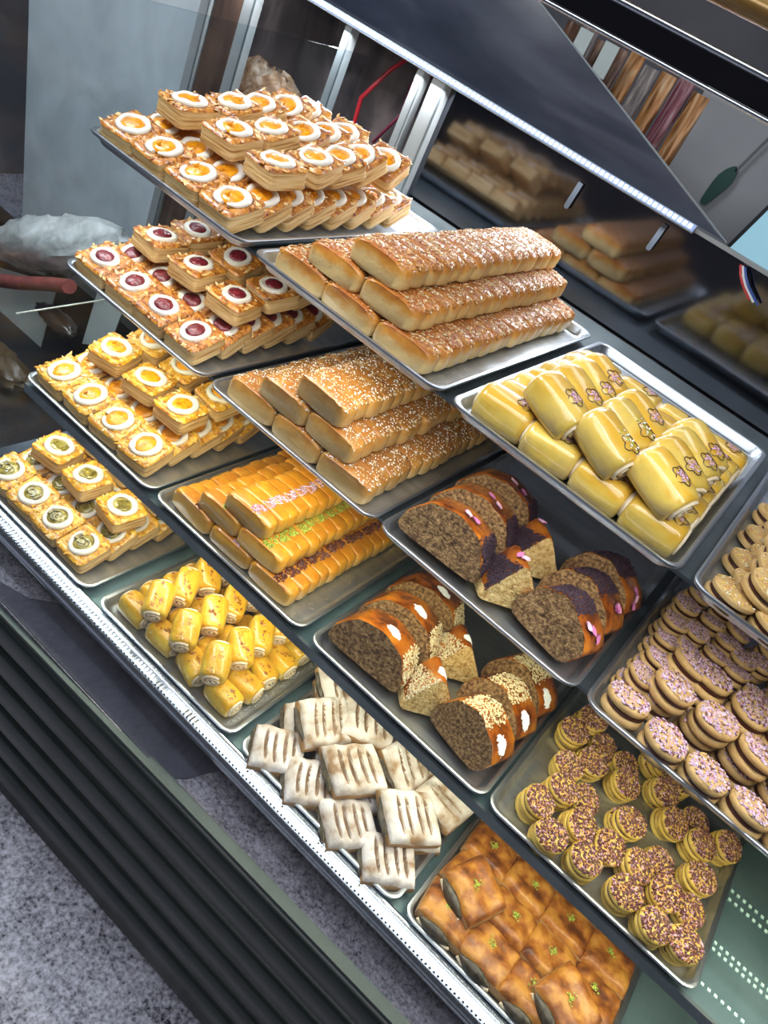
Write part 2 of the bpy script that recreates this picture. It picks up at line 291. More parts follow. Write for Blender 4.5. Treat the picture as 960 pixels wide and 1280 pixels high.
# ---------------------------------------------------------------- pastries
def square_puff(seed, kind, yellow=False):
    r = random.Random(seed); b = MB(); n = 36; w = 0.0435
    def ring(s, z, jit=0.0, corner=0.0):
        out = []
        for i in range(n):
            t = 2 * PI * i / n + PI / 4; c, q = math.cos(t), math.sin(t); e = 0.24
            x = math.copysign(abs(c) ** e, c); y = math.copysign(abs(q) ** e, q)
            k = min(1, abs(x)) * min(1, abs(y)); j = 1 + r.uniform(-jit, jit)
            out.append((x * w * s * j, y * w * s * j, z + corner * (k ** 6) + r.uniform(-jit, jit) * 0.01))
        return out
    rings = []; h = 0.031; L = 7
    for i in range(L + 1):
        z = h * i / L
        rings.append(ring(0.955 + (0.03 if i % 2 else 0.0) + 0.01 * math.sin(i), z, 0.010, 0.003 * i / L))
    tops = [ring(0.93, h + 0.003, 0.012, 0.006), ring(0.78, h + 0.0045, 0.012, 0.003), ring(0.58, h + 0.003, 0.01), ring(0.38, h + 0.0005), ring(0.15, h)]
    b.loft(rings + tops, [0] * L + [1] * 5, True, True, capm=(0, 1))
    parts = [('pastry_square', b.mesh('pastry_square', [P_SIDE, P_TOPY if yellow else P_TOP]))]
    # ring of cream
    a = MB(); zt = h + 0.004; rr = 0.0262; ex = r.uniform(0.92, 1.08); ph = r.uniform(0, 6.28)
    if kind == 'cherry':
        rings = []
        for s, z in ((1.10, -0.003), (1.12, 0.001), (1.02, 0.0045), (0.78, 0.0048), (0.66, 0.003)):
            rings.append([(rr * s * ex * math.cos(t) * (1 + 0.04 * math.sin(3 * t + ph)), rr * s * math.sin(t) / ex, zt + z) for t in [2 * PI * i / 28 for i in range(28)]])
        a.loft(rings, None, True, True)
    else:
        pts = []; gap = r.choice([0, 0, 0.35, 0.6])
        N = 26
        for i in range(N + (0 if gap == 0 else 1)):
            t = ph + (2 * PI - gap) * i / N
            pts.append((rr * ex * math.cos(t) * (1 + 0.05 * math.sin(3 * t)), rr * math.sin(t) / ex, zt + 0.002 + 0.0008 * math.sin(5 * t)))
        a.tube(pts, lambda u: 0.0063 * (1 + 0.22 * math.sin(u * 9 + ph)) * (1 if gap == 0 else (0.6 + 0.4 * min(1, 10 * min(u, 1 - u)))), 10, closed=(gap == 0), flat=0.75)
    parts.append(('cream_ring', a.mesh('cream_ring', CREAM)))
    f = MB(); R0 = {'cherry': 0.0185, 'apricot': 0.0215, 'kiwi': 0.0205}[kind]; rings = []
    for s, z in ((1, -0.001), (0.97, 0.003), (0.75, 0.0055), (0.45, 0.0065), (0.15, 0.007)):
        rings.append([(R0 * s * ex * math.cos(t) * (1 + r.uniform(-.04, .04)), R0 * s * math.sin(t) / ex * (1 + r.uniform(-.04, .04)), zt + z + r.uniform(-.0009, .0009) + (0.002 if kind == 'cherry' else 0)) for t in [2 * PI * i / 22 for i in range(22)]])
    f.loft(rings, None, True, True)
    fm = {'cherry': CHERRY, 'apricot': APRICOT, 'kiwi': KIWI}[kind]
    parts.append(({'cherry': 'cherry_filling', 'apricot': 'apricot_filling', 'kiwi': 'fig_filling'}[kind], f.mesh('filling', fm)))
    if kind == 'kiwi':
        g = MB()
        for k in range(4):
            t0 = r.uniform(0, 6.28); c = Vector((r.uniform(-.006, .006), r.uniform(-.006, .006), zt + 0.007 + 0.0008 * k))
            g.tube([c + Vector((0.009 * math.cos(t0 + u * 2.8), 0.009 * math.sin(t0 + u * 2.8), 0)) for u in [i / 8 for i in range(9)]], 0.0014, 6)
        g.tube([(0.018 * math.cos(ph + u), 0.018 * math.sin(ph + u), zt + 0.006) for u in (0, .25, .5, .75, 1.)], 0.0045, 8)
        m2 = g.mesh('fruit_slices', [KIWI]); parts.append(('fruit_slice', m2))
    elif kind == 'apricot' and seed % 2 == 0:
        g = MB(); t = r.uniform(0, 6.28); c = Vector((0.010 * math.cos(t), 0.010 * math.sin(t), zt + 0.006))
        g.tube([c, c + Vector((0.004, 0.001, 0.004)), c + Vector((0.006, 0.004, 0.009))], lambda u: 0.0035 * (1 - u) + 0.0006, 6)
        parts.append(('apricot_tip', g.mesh('apricot_tip', APRICOT)))
    # golden flakes of pastry over the top
    def pf(q):
        while True:
            x, y = q.uniform(-.94, .94), q.uniform(-.94, .94)
            if math.hypot(x, y) > 0.68: return (x * w, y * w, h + 0.0035), (q.uniform(-.3, .3), q.uniform(-.3, .3), 1)
    parts.append(('crust_flake', chips(pf, 60, 0.0075, [P_TOPY if yellow else P_TOP, P_SIDE, P_TOPY if yellow else P_TOP], r, 0.22), 'stuff'))
    nm = {'cherry': 'cherry_puff_square', 'apricot': 'apricot_puff_square', 'kiwi': 'fig_puff_square'}[kind]
    return Proto(nm, 'pastry', parts)

def superring(w, h, n, e, y, zc, s=1.0):
    out = []
    for i in range(n):
        t = 2 * PI * i / n; c, q = math.cos(t), math.sin(t)
        ee = e if q > 0 else e * 0.7
        out.append((math.copysign(abs(c) ** ee, c) * w * s, y, zc + math.copysign(abs(q) ** ee, q) * h * (0.5 + 0.5 * s)))
    return out
def slice_bar(seed, name, cat, w, h, t, body, topfn):
    """one bar of a row: a rounded cross-section over x and z, thickness along y, bulging in the middle"""
    r = random.Random(seed); b = MB(); rings = []
    for y, s in ((-0.5, 0.82), (-0.45, 0.92), (-0.28, 0.985), (0, 1.0), (0.28, 0.985), (0.45, 0.92), (0.5, 0.82)):
        rg = superring(w / 2, h / 2, 30, 0.5, y * t, h / 2, s)
        rings.append([(x + r.uniform(-.0006, .0006), yy + r.uniform(-.0008, .0008), z + r.uniform(-.0005, .0005)) for x, yy, z in rg])
    b.loft(rings)
    parts = [('pastry_bar', b.mesh('pastry_bar', body))]
    parts += topfn(r, w, h, t)
    return Proto(name, cat, parts)
def surf(w, h, x):     # height of the bar's top at x
    u = min(0.999, abs(x) / (w / 2)); return h / 2 + (h / 2) * (1 - u ** 4) ** 0.25
def top_scatter(n, size, mats, pname, x0=-0.86, x1=0.86, flat=0.3):
    def f(r, w, h, t):
        def pf(q):
            x = q.uniform(x0, x1) * w / 2; y = q.uniform(-.44, .44) * t
            z = surf(w, h, x) + 0.0003 - 0.004 * (abs(y) / t * 2) ** 4 * (h / 0.045); e = 0.001
            dz = (surf(w, h, x + e) - surf(w, h, x - e)) / (2 * e)
            return (x, y, z), (-dz, 0, 1)
        return [(pname, chips(pf, n, size, mats, r, flat), 'stuff')]
    return f
def both(*fs):
    def f(r, w, h, t):
        o = []
        for g in fs: o += g(r, w, h, t)
        return o
    return f

def roll(seed, name, length, rw, rh, body, ribs=0.0, deco=None, ends=True):
    """rolled bun lying along x, spiral dough showing at both ends"""
    r = random.Random(seed); b = MB(); n = 26; rings = []
    prof = ((-0.5, 0.80), (-0.475, 0.93), (-0.38, 1.0), (-0.15, 1.03), (0.12, 1.03), (0.36, 1.0), (0.47, 0.93), (0.5, 0.80))
    for k, (x, s) in enumerate(prof):
        rg = []
        for i in range(n):
            t = 2 * PI * i / n; c, q = math.cos(t), math.sin(t); e = 0.75
            bulge = 1 + ribs * math.sin(5 * t + k * 0.9 + seed) + r.uniform(-.008, .008)
            rg.append((x * length, math.copysign(abs(c) ** e, c) * rw * s * bulge, rh + math.copysign(abs(q) ** e, q) * rh * s * bulge))
        rings.append(rg)
    b.loft(rings, None, True, True)
    parts = [('rolled_dough', b.mesh('rolled_dough', body))]
    if ends:
        for sgn in (1, -1):
            g = MB(); pts = []
            for i in range(34):
                u = i / 33; t = 1.0 + u * 2 * PI * 2.1; q = 1.12 - 0.98 * u
                pts.append((sgn * (length * 0.5 + 0.0005 + 0.002 * u), rw * 0.66 * q * math.cos(t), rh + rh * 0.66 * q * math.sin(t)))
            g.tube(pts, 0.0034, 6, up=Vector((1, 0, 0)))
            parts.append(('spiral_end', g.mesh('spiral_end', BUNEND)))
    if deco: parts += deco(r, length, rw, rh)
    return Proto(name, 'roll', parts)
def flower_deco(r, length, rw, rh):
    cx = length * r.uniform(0.05, 0.25)
    def top(x, y): return 2 * rh * 1.02 - (abs(y) / rw) ** 3 * rh * 0.9 + 0.0006
    g = MB(); pts = []
    for i in range(41):
        t = 2 * PI * i / 40; q = 0.0150 * (0.72 + 0.34 * abs(math.cos(2.5 * t))); x = cx + q * math.cos(t); y = q * math.sin(t); pts.append((x, y, top(x, y)))
    g.tube(pts, 0.00065, 5)
    def pf(q):
        t = q.uniform(0, 6.28); s = 0.010 * math.sqrt(q.random()); x, y = cx + s * math.cos(t), s * math.sin(t); return (x, y, top(x, y)), (0, y * 10, 1)
    return [('chocolate_outline', g.mesh('chocolate_outline', CHOCLINE)), ('petal_crumb', chips(pf, 34, 0.0024, [ROSE, PETALP, ROSE, LILAC], r, 0.4), 'stuff')]
def pistachio_deco(r, length, rw, rh):
    o = flower_deco(r, length, rw, rh)
    def top(x, y): return 2 * rh * 1.02 - (abs(y) / rw) ** 3 * rh * 0.9 + 0.0006
    def pf(q):
        x, y = length * 0.15 + q.gauss(0, .008), q.gauss(0, .006); return (x, y, top(x, y)), (0, 0, 1)
    return o[:1] + [('pistachio_crumb', chips(pf, 34, 0.0022, [PISTACHIO, COCO], r, 0.4), 'stuff')]
def twig_deco(r, length, rw, rh):
    def pf(q):
        x, y = q.uniform(-.42, .42) * length, q.uniform(-.6, .6) * rw; return (x, y, rh * 2.02 - (abs(y) / rw) ** 3 * rh * 0.9), (0, y * 20, 1)
    return [('crust_flake', chips(pf, 16, 0.006, [P_TOPY, P_TOP], r, 0.15), 'stuff')]

def heightgrid(w, d, h, top, sidem, nx=26, ny=22, matfn=None, edge=0.5, skew=0.0, rnd=None, mats=None, name='crust'):
    b = MB(); idx = {}
    for j in range(ny + 1):
        for i in range(nx + 1):
            u = 2 * i / nx - 1; v = 2 * j / ny - 1
            x = u * w / 2 * (1 - 0.03 * v * v); y = v * d / 2 * (1 - 0.03 * u * u)
            f = (1 - abs(u) ** 6) ** 0.5 * (1 - abs(v) ** 6) ** 0.5
            z = h * (0.62 + 0.38 * f) + top(u, v) + (rnd.uniform(-.0004, .0004) if rnd else 0)
            idx[i, j] = b.vert((x + skew * y, y, z))
    for j in range(ny):
        for i in range(nx):
            u = 2 * (i + .5) / nx - 1; v = 2 * (j + .5) / ny - 1
            b.face((idx[i, j], idx[i + 1, j], idx[i + 1, j + 1], idx[i, j + 1]), matfn(u, v) if matfn else 0)
    per = [idx[i, 0] for i in range(nx)] + [idx[nx, j] for j in range(ny)] + [idx[i, ny] for i in range(nx, 0, -1)] + [idx[0, j] for j in range(ny, 0, -1)]
    n = len(per); prev = per
    for k, (zf, s) in enumerate(((0.42, 1.03), (0.22, 0.99), (0.0, 0.95))):
        cur = [b.vert((b.v[q][0] * s, b.v[q][1] * s, b.v[q][2] * zf)) for q in per]
        for i in range(n): b.face((prev[i], cur[i], cur[(i + 1) % n], prev[(i + 1) % n]), sidem)
        prev = cur
    b.face(prev, sidem)
    return b.mesh(name, mats)
def strudel(seed):
    r = random.Random(seed); w, d, h = 0.096, 0.088, 0.034; cs = [-0.56, -0.19, 0.19, 0.56]; tilt = r.uniform(-.12, .12)
    def sl(u, v):
        for c in cs:
            q = abs(u - c - tilt * v - 0.10 * v * v) / 0.075; l = abs(v) / 0.74
            if q < 1 and l < 1: return (1 - q * q) * (1 - l ** 4)
        return 0
    me = heightgrid(w, d, h, lambda u, v: -0.009 * sl(u, v) + 0.002 * math.sin(u * 8.2), 2, 64, 26, lambda u, v: 1 if sl(u, v) > 0.35 else 0, rnd=r, mats=[SUGARCRUST, SLIT, TANSIDE], name='dusted_crust', skew=r.uniform(-.2, .2))
    g = MB()
    pts = [(-w / 2 - 0.001, -d * 0.36 + d * 0.72 * i / 8, h * 0.42 + 0.002 * math.sin(i)) for i in range(9)]
    g.tube(pts, lambda u: 0.006 * (0.5 + math.sin(PI * u) * 0.6), 7)
    return Proto('dusted_fruit_turnover', 'pastry', [('dusted_crust', me), ('jam_filling', g.mesh('jam_filling', DARKFILL))])
def bronze(seed, closed=False):
    r = random.Random(seed); w, d, h = 0.098, 0.088, 0.034
    me = heightgrid(w, d, h, lambda u, v: 0.0016 * math.sin(u * 5 + seed) + 0.0016 * math.sin(v * 6 + seed), 1, 20, 18, None, rnd=r, mats=[BROWNCRUST, TANSIDE], name='bronze_crust', skew=r.uniform(-.12, .12))
    g = MB(); pts = [(-w * 0.34 + w * 0.68 * i / 8, -d / 2 - 0.002, h * 0.42) for i in range(9)]
    g.tube(pts, lambda u: 0.0115 * (0.25 + math.sin(PI * u) * 0.85), 8, flat=1.1)
    lip = MB(); lip.tube([(-w * 0.36 + w * 0.72 * i / 8, -d / 2 - 0.006, h * 0.36 - 0.011 * math.sin(PI * i / 8)) for i in range(9)], 0.0028, 7)
    hx, hy = r.uniform(-.006, .012), r.uniform(-.005, .01)
    def pf(q): return (hx + q.gauss(0, .004), hy + q.gauss(0, .004), h + 0.0022), (0, 0, 1)
    herb = ('herb_fleck', chips(pf, 26, 0.0026, [PISTACHIO], r, 0.3), 'stuff')
    if closed: return Proto('savoury_parcel', 'pastry', [('bronze_crust', me), herb])
    return Proto('savoury_parcel', 'pastry', [('bronze_crust', me), ('dark_filling', g.mesh('dark_filling', DARKFILL)), ('dough_lip', lip.mesh('dough_lip', BUNEND)), ('herb_fleck', chips(pf, 26, 0.0026, [PISTACHIO], r, 0.3), 'stuff')])

def disc(R0, h, n=26, r=None, wob=0.02):
    rings = []; ph = r.uniform(0, 6.28) if r else 0
    for s, z in ((0.86, 0.0), (0.97, 0.14), (1.0, 0.45), (0.98, 0.8), (0.88, 0.98), (0.5, 1.03), (0.15, 1.03)):
        rings.append([(R0 * s * math.cos(t) * (1 + wob * math.sin(3 * t + ph)), R0 * s * math.sin(t), h * z) for t in [2 * PI * i / n for i in range(n)]])
    return rings
def cookie(seed, name, R0, h, fill, bis, topm, nchip, csize, pname, ch):
    r = random.Random(seed); parts = []
    b = MB(); b.loft(disc(R0, h, r=r)); parts.append(('biscuit', b.mesh('biscuit', bis)))
    sx, sy = r.uniform(-.002, .002), r.uniform(-.002, .002)
    if fill > 0.001:
        g = MB(); rg = disc(R0 * 0.92, fill + 0.001, r=r); g.loft([[(x, y, z + h * 0.98) for x, y, z in q] for q in rg]); parts.append((ch[0], g.mesh(ch[0], ch[1])))
    t = MB(); rg = disc(R0, h, r=r); t.loft([[(x + sx, y + sy, z + h + fill) for x, y, z in q] for q in rg]); parts.append(('biscuit', t.mesh('biscuit', bis)))
    def pf(q):
        a = q.uniform(0, 6.28); s = R0 * 0.93 * math.sqrt(q.random()); return (sx + s * math.cos(a), sy + s * math.sin(a), h * 2.02 + fill), (math.cos(a) * s * 8, math.sin(a) * s * 8, 1)
    parts.append((pname, chips(pf, nchip, csize, topm, r, 0.35), 'stuff'))
    return Proto(name, 'cookie', parts)

def cake_slice(seed, name, prof, t, crumb, patches, crust_idx):
    """prof: outline in x,z (counter-clockwise seen from the front); thickness t along y; crust on the outline sides in crust_idx"""
    r = random.Random(seed); b = MB(); pts = []
    n = len(prof)
    def sub(k=5):
        out = []
        for i in range(n):
            p, q = Vector(prof[i]), Vector(prof[(i + 1) % n])
            for j in range(k): out.append((p + (q - p) * j / k, i))
        return out
    sp = sub(); N = len(sp)
    # smooth the outline
    co = [s[0] for s in sp]
    for _ in range(1): co = [(co[i - 1] + co[i] * 2 + co[(i + 1) % N]) / 4 for i in range(N)]
    ys = [0, 0.06, 0.3, 0.5, 0.7, 0.94, 1]; rings = []
    cen = sum(co, Vector((0, 0))) / N
    for yy in ys:
        s = 0.965 if yy in (0, 1) else 1.0
        rings.append([(cen.x + (c.x - cen.x) * s + r.uniform(-.0005, .0005), yy * t, max(0, cen.y + (c.y - cen.y) * s + r.uniform(-.0005, .0005))) for c in co])
    idx = [[b.vert(p) for p in rg] for rg in rings]
    for i in range(len(idx) - 1):
        for j in range(N):
            k = (j + 1) % N; b.face((idx[i][j], idx[i][k], idx[i + 1][k], idx[i + 1][j]), 1 if sp[j][1] in crust_idx else 0)
    # cut faces: rings towards the centre with a rough crumb surface
    for e, yy in ((0, 0.0), (-1, t)):
        prev = idx[e]
        for s in (0.8, 0.55, 0.3, 0.1):
            cur = [b.vert((cen.x + (b.v[q][0] - cen.x) * s / 1.0, yy + r.uniform(-.0012, .0012), cen.y + (b.v[q][2] - cen.y) * s)) for q in idx[e]]
            for j in range(N):
                k = (j + 1) % N; b.face((prev[j], cur[j], cur[k], prev[k]) if e == 0 else (prev[j], prev[k], cur[k], cur[j]), 0)
            prev = cur
        b.face(prev if e == 0 else prev[::-1], 0)
    parts = [('cake_body', b.mesh('cake_body', [crumb, GLAZE]))]
    # patches on the outline: (kind, s0, s1, y0, y1) with s measured along outline points
    per = [0]
    for i in range(N): per.append(per[-1] + (co[(i + 1) % N] - co[i]).length)
    def at(s):
        s = s % per[-1]
        for i in range(N):
            if s <= per[i + 1]:
                u = (s - per[i]) / (per[i + 1] - per[i]); p = co[i] + (co[(i + 1) % N] - co[i]) * u; d = (co[(i + 1) % N] - co[i]).normalized()
                return p, Vector((d.y, -d.x))
    for (pname, mats, n_, size, s0, s1, y0, y1, shape) in patches:
        def pf(q):
            while True:
                a, bb = q.random(), q.random()
                if shape == 'tri' and abs(a - 0.5) > 0.5 * (1 - bb * 0.75): continue
                if shape == 'disc' and math.hypot(a - .5, bb - .5) > 0.5 * q.uniform(0.8, 1): continue
                break
            a += r.gauss(0, .035); bb += r.gauss(0, .03); p, nn = at((s0 + (s1 - s0) * a) * per[-1])
            return (p.x, (y0 + (y1 - y0) * bb) * t, p.y), (nn.x, 0, nn.y)
        parts.append((pname, chips(pf, n_, size, mats, r, 0.55), 'stuff'))
    return parts, at, per
def petal_mesh(r, pos, nrm, size, m):
    b = MB(); nrm = Vector(nrm).normalized(); a = nrm.orthogonal(); a.rotate(Matrix.Rotation(r.uniform(0, 6.28), 3, nrm)); c = nrm.cross(a); pos = Vector(pos)
    row = []
    for i in range(5):
        u = i / 4 - 0.5; w = math.cos(u * PI * 0.9) * 0.5
        row.append([b.vert(pos + a * u * size * 1.1 + c * v * w * size + nrm * (0.002 + size * 0.22 * (v * v) + 0.3 * size * u * u)) for v in (-1, 0, 1)])
    for i in range(4):
        for j in range(2): b.face((row[i][j], row[i + 1][j], row[i + 1][j + 1], row[i][j + 1]))
    lo = len(b.v); vs = list(b.v)
    for v in vs: b.vert(Vector(v) - nrm * 0.0006)
    for f in list(b.f): b.face([q + lo for q in f][::-1])
    return b.mesh('rose_petal', m)

# ---------------------------------------------------------------- trays
def rrect(x0, y0, x1, y1, r, z, n=6):
    out = []
    for cx, cy, a in ((x1 - r, y0 + r, -90), (x1 - r, y1 - r, 0), (x0 + r, y1 - r, 90), (x0 + r, y0 + r, 180)):
        for i in range(n + 1):
            t = rad(a + 90 * i / n); out.append((cx + r * math.cos(t), cy + r * math.sin(t), z))
    return out
def tray_meshes():
    a = MB(); D = FLOOR_DROP
    # rolled rim : outer skirt, bead, inner lip
    prof = [(0.0025, -0.007, .026), (0.0, -0.004, .027), (0.0005, -0.0008, .0265), (0.003, 0.0, .025), (0.006, -0.0003, .024), (0.009, -0.0016, .022)]
    a.loft([rrect(o, o, TW - o, TD - o, r_, z) for o, z, r_ in prof], None, False, False)
    rim = a.mesh('tray_rim', RIMSTEEL)
    b = MB(); prof = [(0.009, -0.0016, .022), (0.0115, -0.006, .021), (0.016, -0.0165, .019), (0.019, -D + 0.0008, .018), (0.024, -D, .016)]
    rings = [rrect(o, o, TW - o, TD - o, r_, z) for o, z, r_ in prof]
    under = [[(x, y, z - 0.0016) for x, y, z in rg] for rg in rings]
    b.loft(rings, None, False, True); b.loft(under[::-1], None, True, False)
    return rim, b.mesh('tray_pan', STEEL)
RIM, PAN = tray_meshes()
SHELFN = {1: 'top shelf', 2: 'second shelf', 3: 'third shelf', 4: 'bottom shelf'}
POSN = {1: 'leftmost', 2: 'second from left', 3: 'third from left', 4: 'rightmost'}
CONT = {(1, 1): 'orange apricot puff squares', (1, 2): 'browned almond bars', (1, 3): 'large yellow rolled buns', (1, 4): 'pale nut sandwich biscuits',
        (2, 1): 'cherry puff squares', (2, 2): 'sesame bars', (2, 3): 'berry and petal cake slices', (2, 4): 'lilac sugared sandwich biscuits',
        (3, 1): 'yellow apricot puff squares', (3, 2): 'striped glazed bars', (3, 3): 'sesame and coconut cake slices', (3, 4): 'stacked yellow chocolate-flaked biscuits',
        (4, 1): 'green fig puff squares', (4, 2): 'small yellow rolls', (4, 3): 'sugar dusted slashed turnovers', (4, 4): 'bronze savoury parcels'}
for (row, k), x in sorted(TX.items()):
    t = thing('baking_tray', 'steel baking tray holding %s, %s on the %s' % (CONT[row, k], POSN[k], SHELFN[row]), 'tray', T(x, RY[row], RZ[row]), 'steel trays on the display shelves')
    link('tray_rim', RIM, t); link('tray_pan', PAN, t)
def TM(row, k, x, y, z=0.0, rx=0, ry=0, rz=0, s=1.0):
    return T(TX[row, k] + x, RY[row] + y, RZ[row] - FLOOR_DROP + 0.0008 + z, rx, ry, rz, s)

# ---- square puffs
def fill_squares(row, kind, words, yellow, rows1, rows2, seed):
    r = random.Random(seed)
    pr = [square_puff(seed * 10 + i, kind, yellow) for i in range(5)]
    g = '%s puff squares on the %s' % (words, SHELFN[row])
    sh = SHELFN[row]
    for c in range(4):
        for q in range(rows1):
            x = 0.051 + 0.0865 * c; y = 0.062 + 0.067 * q + (0.006 if q == 0 else 0.012)
            p = pr[r.randrange(5)]
            a = 24 if q else 17
            p.put(TM(row, 1, x + r.uniform(-.002, .002), y, 0.0435 * math.sin(rad(a)) + 0.001, a, 0, r.uniform(-5, 5) + r.choice((0, 90, 180, 270)) * 0),
                  '%s puff square, %s, bottom layer, %s column from left, %s from front' % (words, sh, ORD[c], ORD[q]), g)
    for c in range(3):
        for q in range(rows2):
            x = 0.083 + 0.108 * c + r.uniform(-.004, .004); y = (0.155, 0.262, 0.345, 0.42, 0.49)[q] + r.uniform(-.006, .006)
            a = (7, 14, 24, 28, 28)[q] + r.uniform(-4, 4)
            p = pr[r.randrange(5)]
            p.put(TM(row, 1, x, y, 0.071 + 0.004 * (q > 0) + 0.0435 * math.sin(rad(a)), a, r.uniform(-4, 4), r.uniform(-13, 13)),
                  '%s puff square, %s, upper layer, %s column from left, %s from front' % (words, sh, ORD[c], ORD[q]), g)
fill_squares(1, 'apricot', 'orange apricot', False, 8, 5, 1)
fill_squares(2, 'cherry', 'dark red cherry', False, 6, 4, 2)
fill_squares(3, 'apricot', 'yellow apricot', True, 5, 3, 3)
fill_squares(4, 'kiwi', 'green fig', True, 5, 3, 4)

# ---- rows of bars
def fill_bars(row, protos_by_log, words, h, w, pitch, n, group, cx, y0=0.045, z2=None, xs=1.0):
    r = random.Random(row * 5)
    logs = [('bottom left', cx[0], 0), ('bottom middle', cx[1], 0), ('bottom right', cx[2], 0), ('middle-layer left', cx[3], 1), ('middle-layer right', cx[4], 1), ('topmost', cx[5], 2)]
    for li, (ln, x, lay) in enumerate(logs):
        for q in range(n):
            p = protos_by_log[li][r.randrange(len(protos_by_log[li]))]
            p.put(TM(row, 2, x + r.uniform(-.0032, .0032), y0 + pitch * (q + 0.5) + 0.004 * lay, lay * h * 0.97 + r.uniform(0, .0012), r.uniform(-3, 3), r.uniform(-1.2, 1.2), r.uniform(-3, 3), r.uniform(0.98, 1.02)),
                  '%s, %s row, %s bar from the front' % (words, ln, ORD[q]), group)
alm = [slice_bar(20 + i, 'almond_bar', 'pastry', 0.112, 0.044, 0.041, LOG_BROWN, top_scatter(150, 0.0040, [NUT, NUT, SEED, P_TOP], 'almond_crumb', -0.97, 0.97)) for i in range(4)]
fill_bars(1, [alm] * 6, 'browned almond bar', 0.044, 0.112, 0.038, 16, 'browned almond bars', (0.078, 0.188, 0.298, 0.135, 0.245, 0.200), 0.035)
ses = [slice_bar(30 + i, 'sesame_bar', 'pastry', 0.114, 0.046, 0.041, LOG_SESAME, top_scatter(130, 0.0023, [SEED, COCO, SEED], 'sesame_seed', -0.97, 0.97, flat=0.5)) for i in range(4)]
fill_bars(2, [ses] * 6, 'sesame seeded bar', 0.046, 0.114, 0.038, 14, 'sesame seeded bars', (0.080, 0.192, 0.304, 0.137, 0.250, 0.205), 0.030)
def stripe(mats, nm): return top_scatter(56, 0.0036, mats, nm, 0.02, 0.40, 0.45)
def stripeset(mats, nm, s): return [slice_bar(s + i, 'glazed_bar', 'pastry', 0.110, 0.042, 0.033, LOG_YELLOW, stripe(mats, nm)) for i in range(3)]
S_B = stripeset([BARBERRY], 'barberry_crumb', 40); S_G = stripeset([PISTACHIO], 'pistachio_crumb', 43); S_R = stripeset([ROSE, LILAC], 'rose_crumb', 46)
fill_bars(3, [S_B, S_R, S_B, S_G, S_G, S_R], 'yellow glazed bar', 0.042, 0.110, 0.0305, 15, 'yellow glazed striped bars', (0.078, 0.186, 0.292, 0.133, 0.240, 0.190), 0.030)

# ---- large yellow buns
buns = [roll(60 + i, 'rolled_bun', 0.084, 0.0325, 0.0275, BUN, 0.03, flower_deco) for i in range(4)] + [roll(65, 'rolled_bun', 0.084, 0.0325, 0.0275, BUN, 0.03, pistachio_deco)]
r = random.Random(5)
for c in range(4):
    for q in range(8):
        buns[r.randrange(4)].put(TM(1, 3, 0.070 + 0.0885 * c, 0.058 + 0.0545 * q + r.uniform(-.003, .003), 0, 0, 0, r.uniform(-5, 5), r.uniform(0.96, 1.04)),
            'large yellow rolled bun, bottom layer, %s column from left, %s from front' % (ORD[c], ORD[q]), 'large yellow rolled buns')
for c, (x, ys) in enumerate(((0.122, (0.068, 0.135, 0.195, 0.25)), (0.212, (0.062, 0.142, 0.205)), (0.304, (0.062, 0.128, 0.19, 0.25)))):
    for q, y in enumerate(ys):
        buns[4 if (c == 1 and q < 2) else r.randrange(4)].put(TM(1, 3, x, y, 0.053, 0, 15, r.uniform(-14, 4) - 16, 1.06),
            'large yellow rolled bun, upper layer, %s column from left, %s from front' % (ORD[c], ORD[q]), 'large yellow rolled buns')

# ---- small rolls
small = [roll(80 + i, 'small_roll', 0.070, 0.0255, 0.0245, ROLL, 0.035, twig_deco) for i in range(5)]
for c in range(4):
    for q in range(6):
        small[r.randrange(5)].put(TM(4, 2, 0.066 + 0.088 * c + r.uniform(-.003, .003), 0.052 + 0.055 * q, 0, 0, 0, r.uniform(-22, 4)),
            'small yellow roll, bottom layer, %s column from left, %s from front' % (ORD[c], ORD[q]), 'small yellow rolls')
for c, (x, ys) in enumerate(((0.095, (0.072, 0.145, 0.208, 0.27)), (0.183, (0.066, 0.142, 0.207, 0.27)), (0.278, (0.062, 0.128, 0.190, 0.25)))):
    for q, y in enumerate(ys):
        small[r.randrange(5)].put(TM(4, 2, x, y, 0.050, 0, 16, -50 + r.uniform(-10, 10), 1.05),
            'small yellow roll, upper layer, %s column from left, %s from front' % (ORD[c], ORD[q]), 'small yellow rolls')

# ---- dusted turnovers
st = [strudel(100 + i) for i in range(5)]
low = [(0.058, 0.055, 0), (0.145, 0.055, -8), (0.247, 0.050, 10), (0.343, 0.055, 0), (0.055, 0.15, 10), (0.145, 0.15, 0), (0.24, 0.15, 10), (0.338, 0.15, -5), (0.060, 0.245, 0), (0.15, 0.245, 0), (0.24, 0.25, 0), (0.335, 0.245, 0)]
for i, (x, y, a) in enumerate(low):
    st[r.randrange(5)].put(TM(4, 3, x, y, 0.001, r.uniform(2, 9), 0, 42 + a + r.uniform(-8, 8), 1.06), 'white dusted slashed turnover, bottom layer, %s along the %s line from front' % (ORD[i % 4], ORD[i // 4]), 'dusted slashed turnovers')
upp = [(0.078, 0.150, 22, 5), (0.188, 0.118, 12, 0), (0.320, 0.128, 8, 5), (0.142, 0.225, -12, -8), (0.25, 0.225, 35, 10), (0.055, 0.25, 10, -5), (0.352, 0.225, 40, 0)]
nmu = ['at far left', 'in the centre', 'near the right end', 'behind the centre', 'behind right of centre', 'at back left', 'at back right']
for i, (x, y, a, tx) in enumerate(upp):
    st[r.randrange(5)].put(TM(4, 3, x, y, 0.040, 8 + tx, r.uniform(-6, 6), 42 + a, 1.14), 'white dusted slashed turnover lying on top of the pile, %s' % nmu[i], 'dusted slashed turnovers')

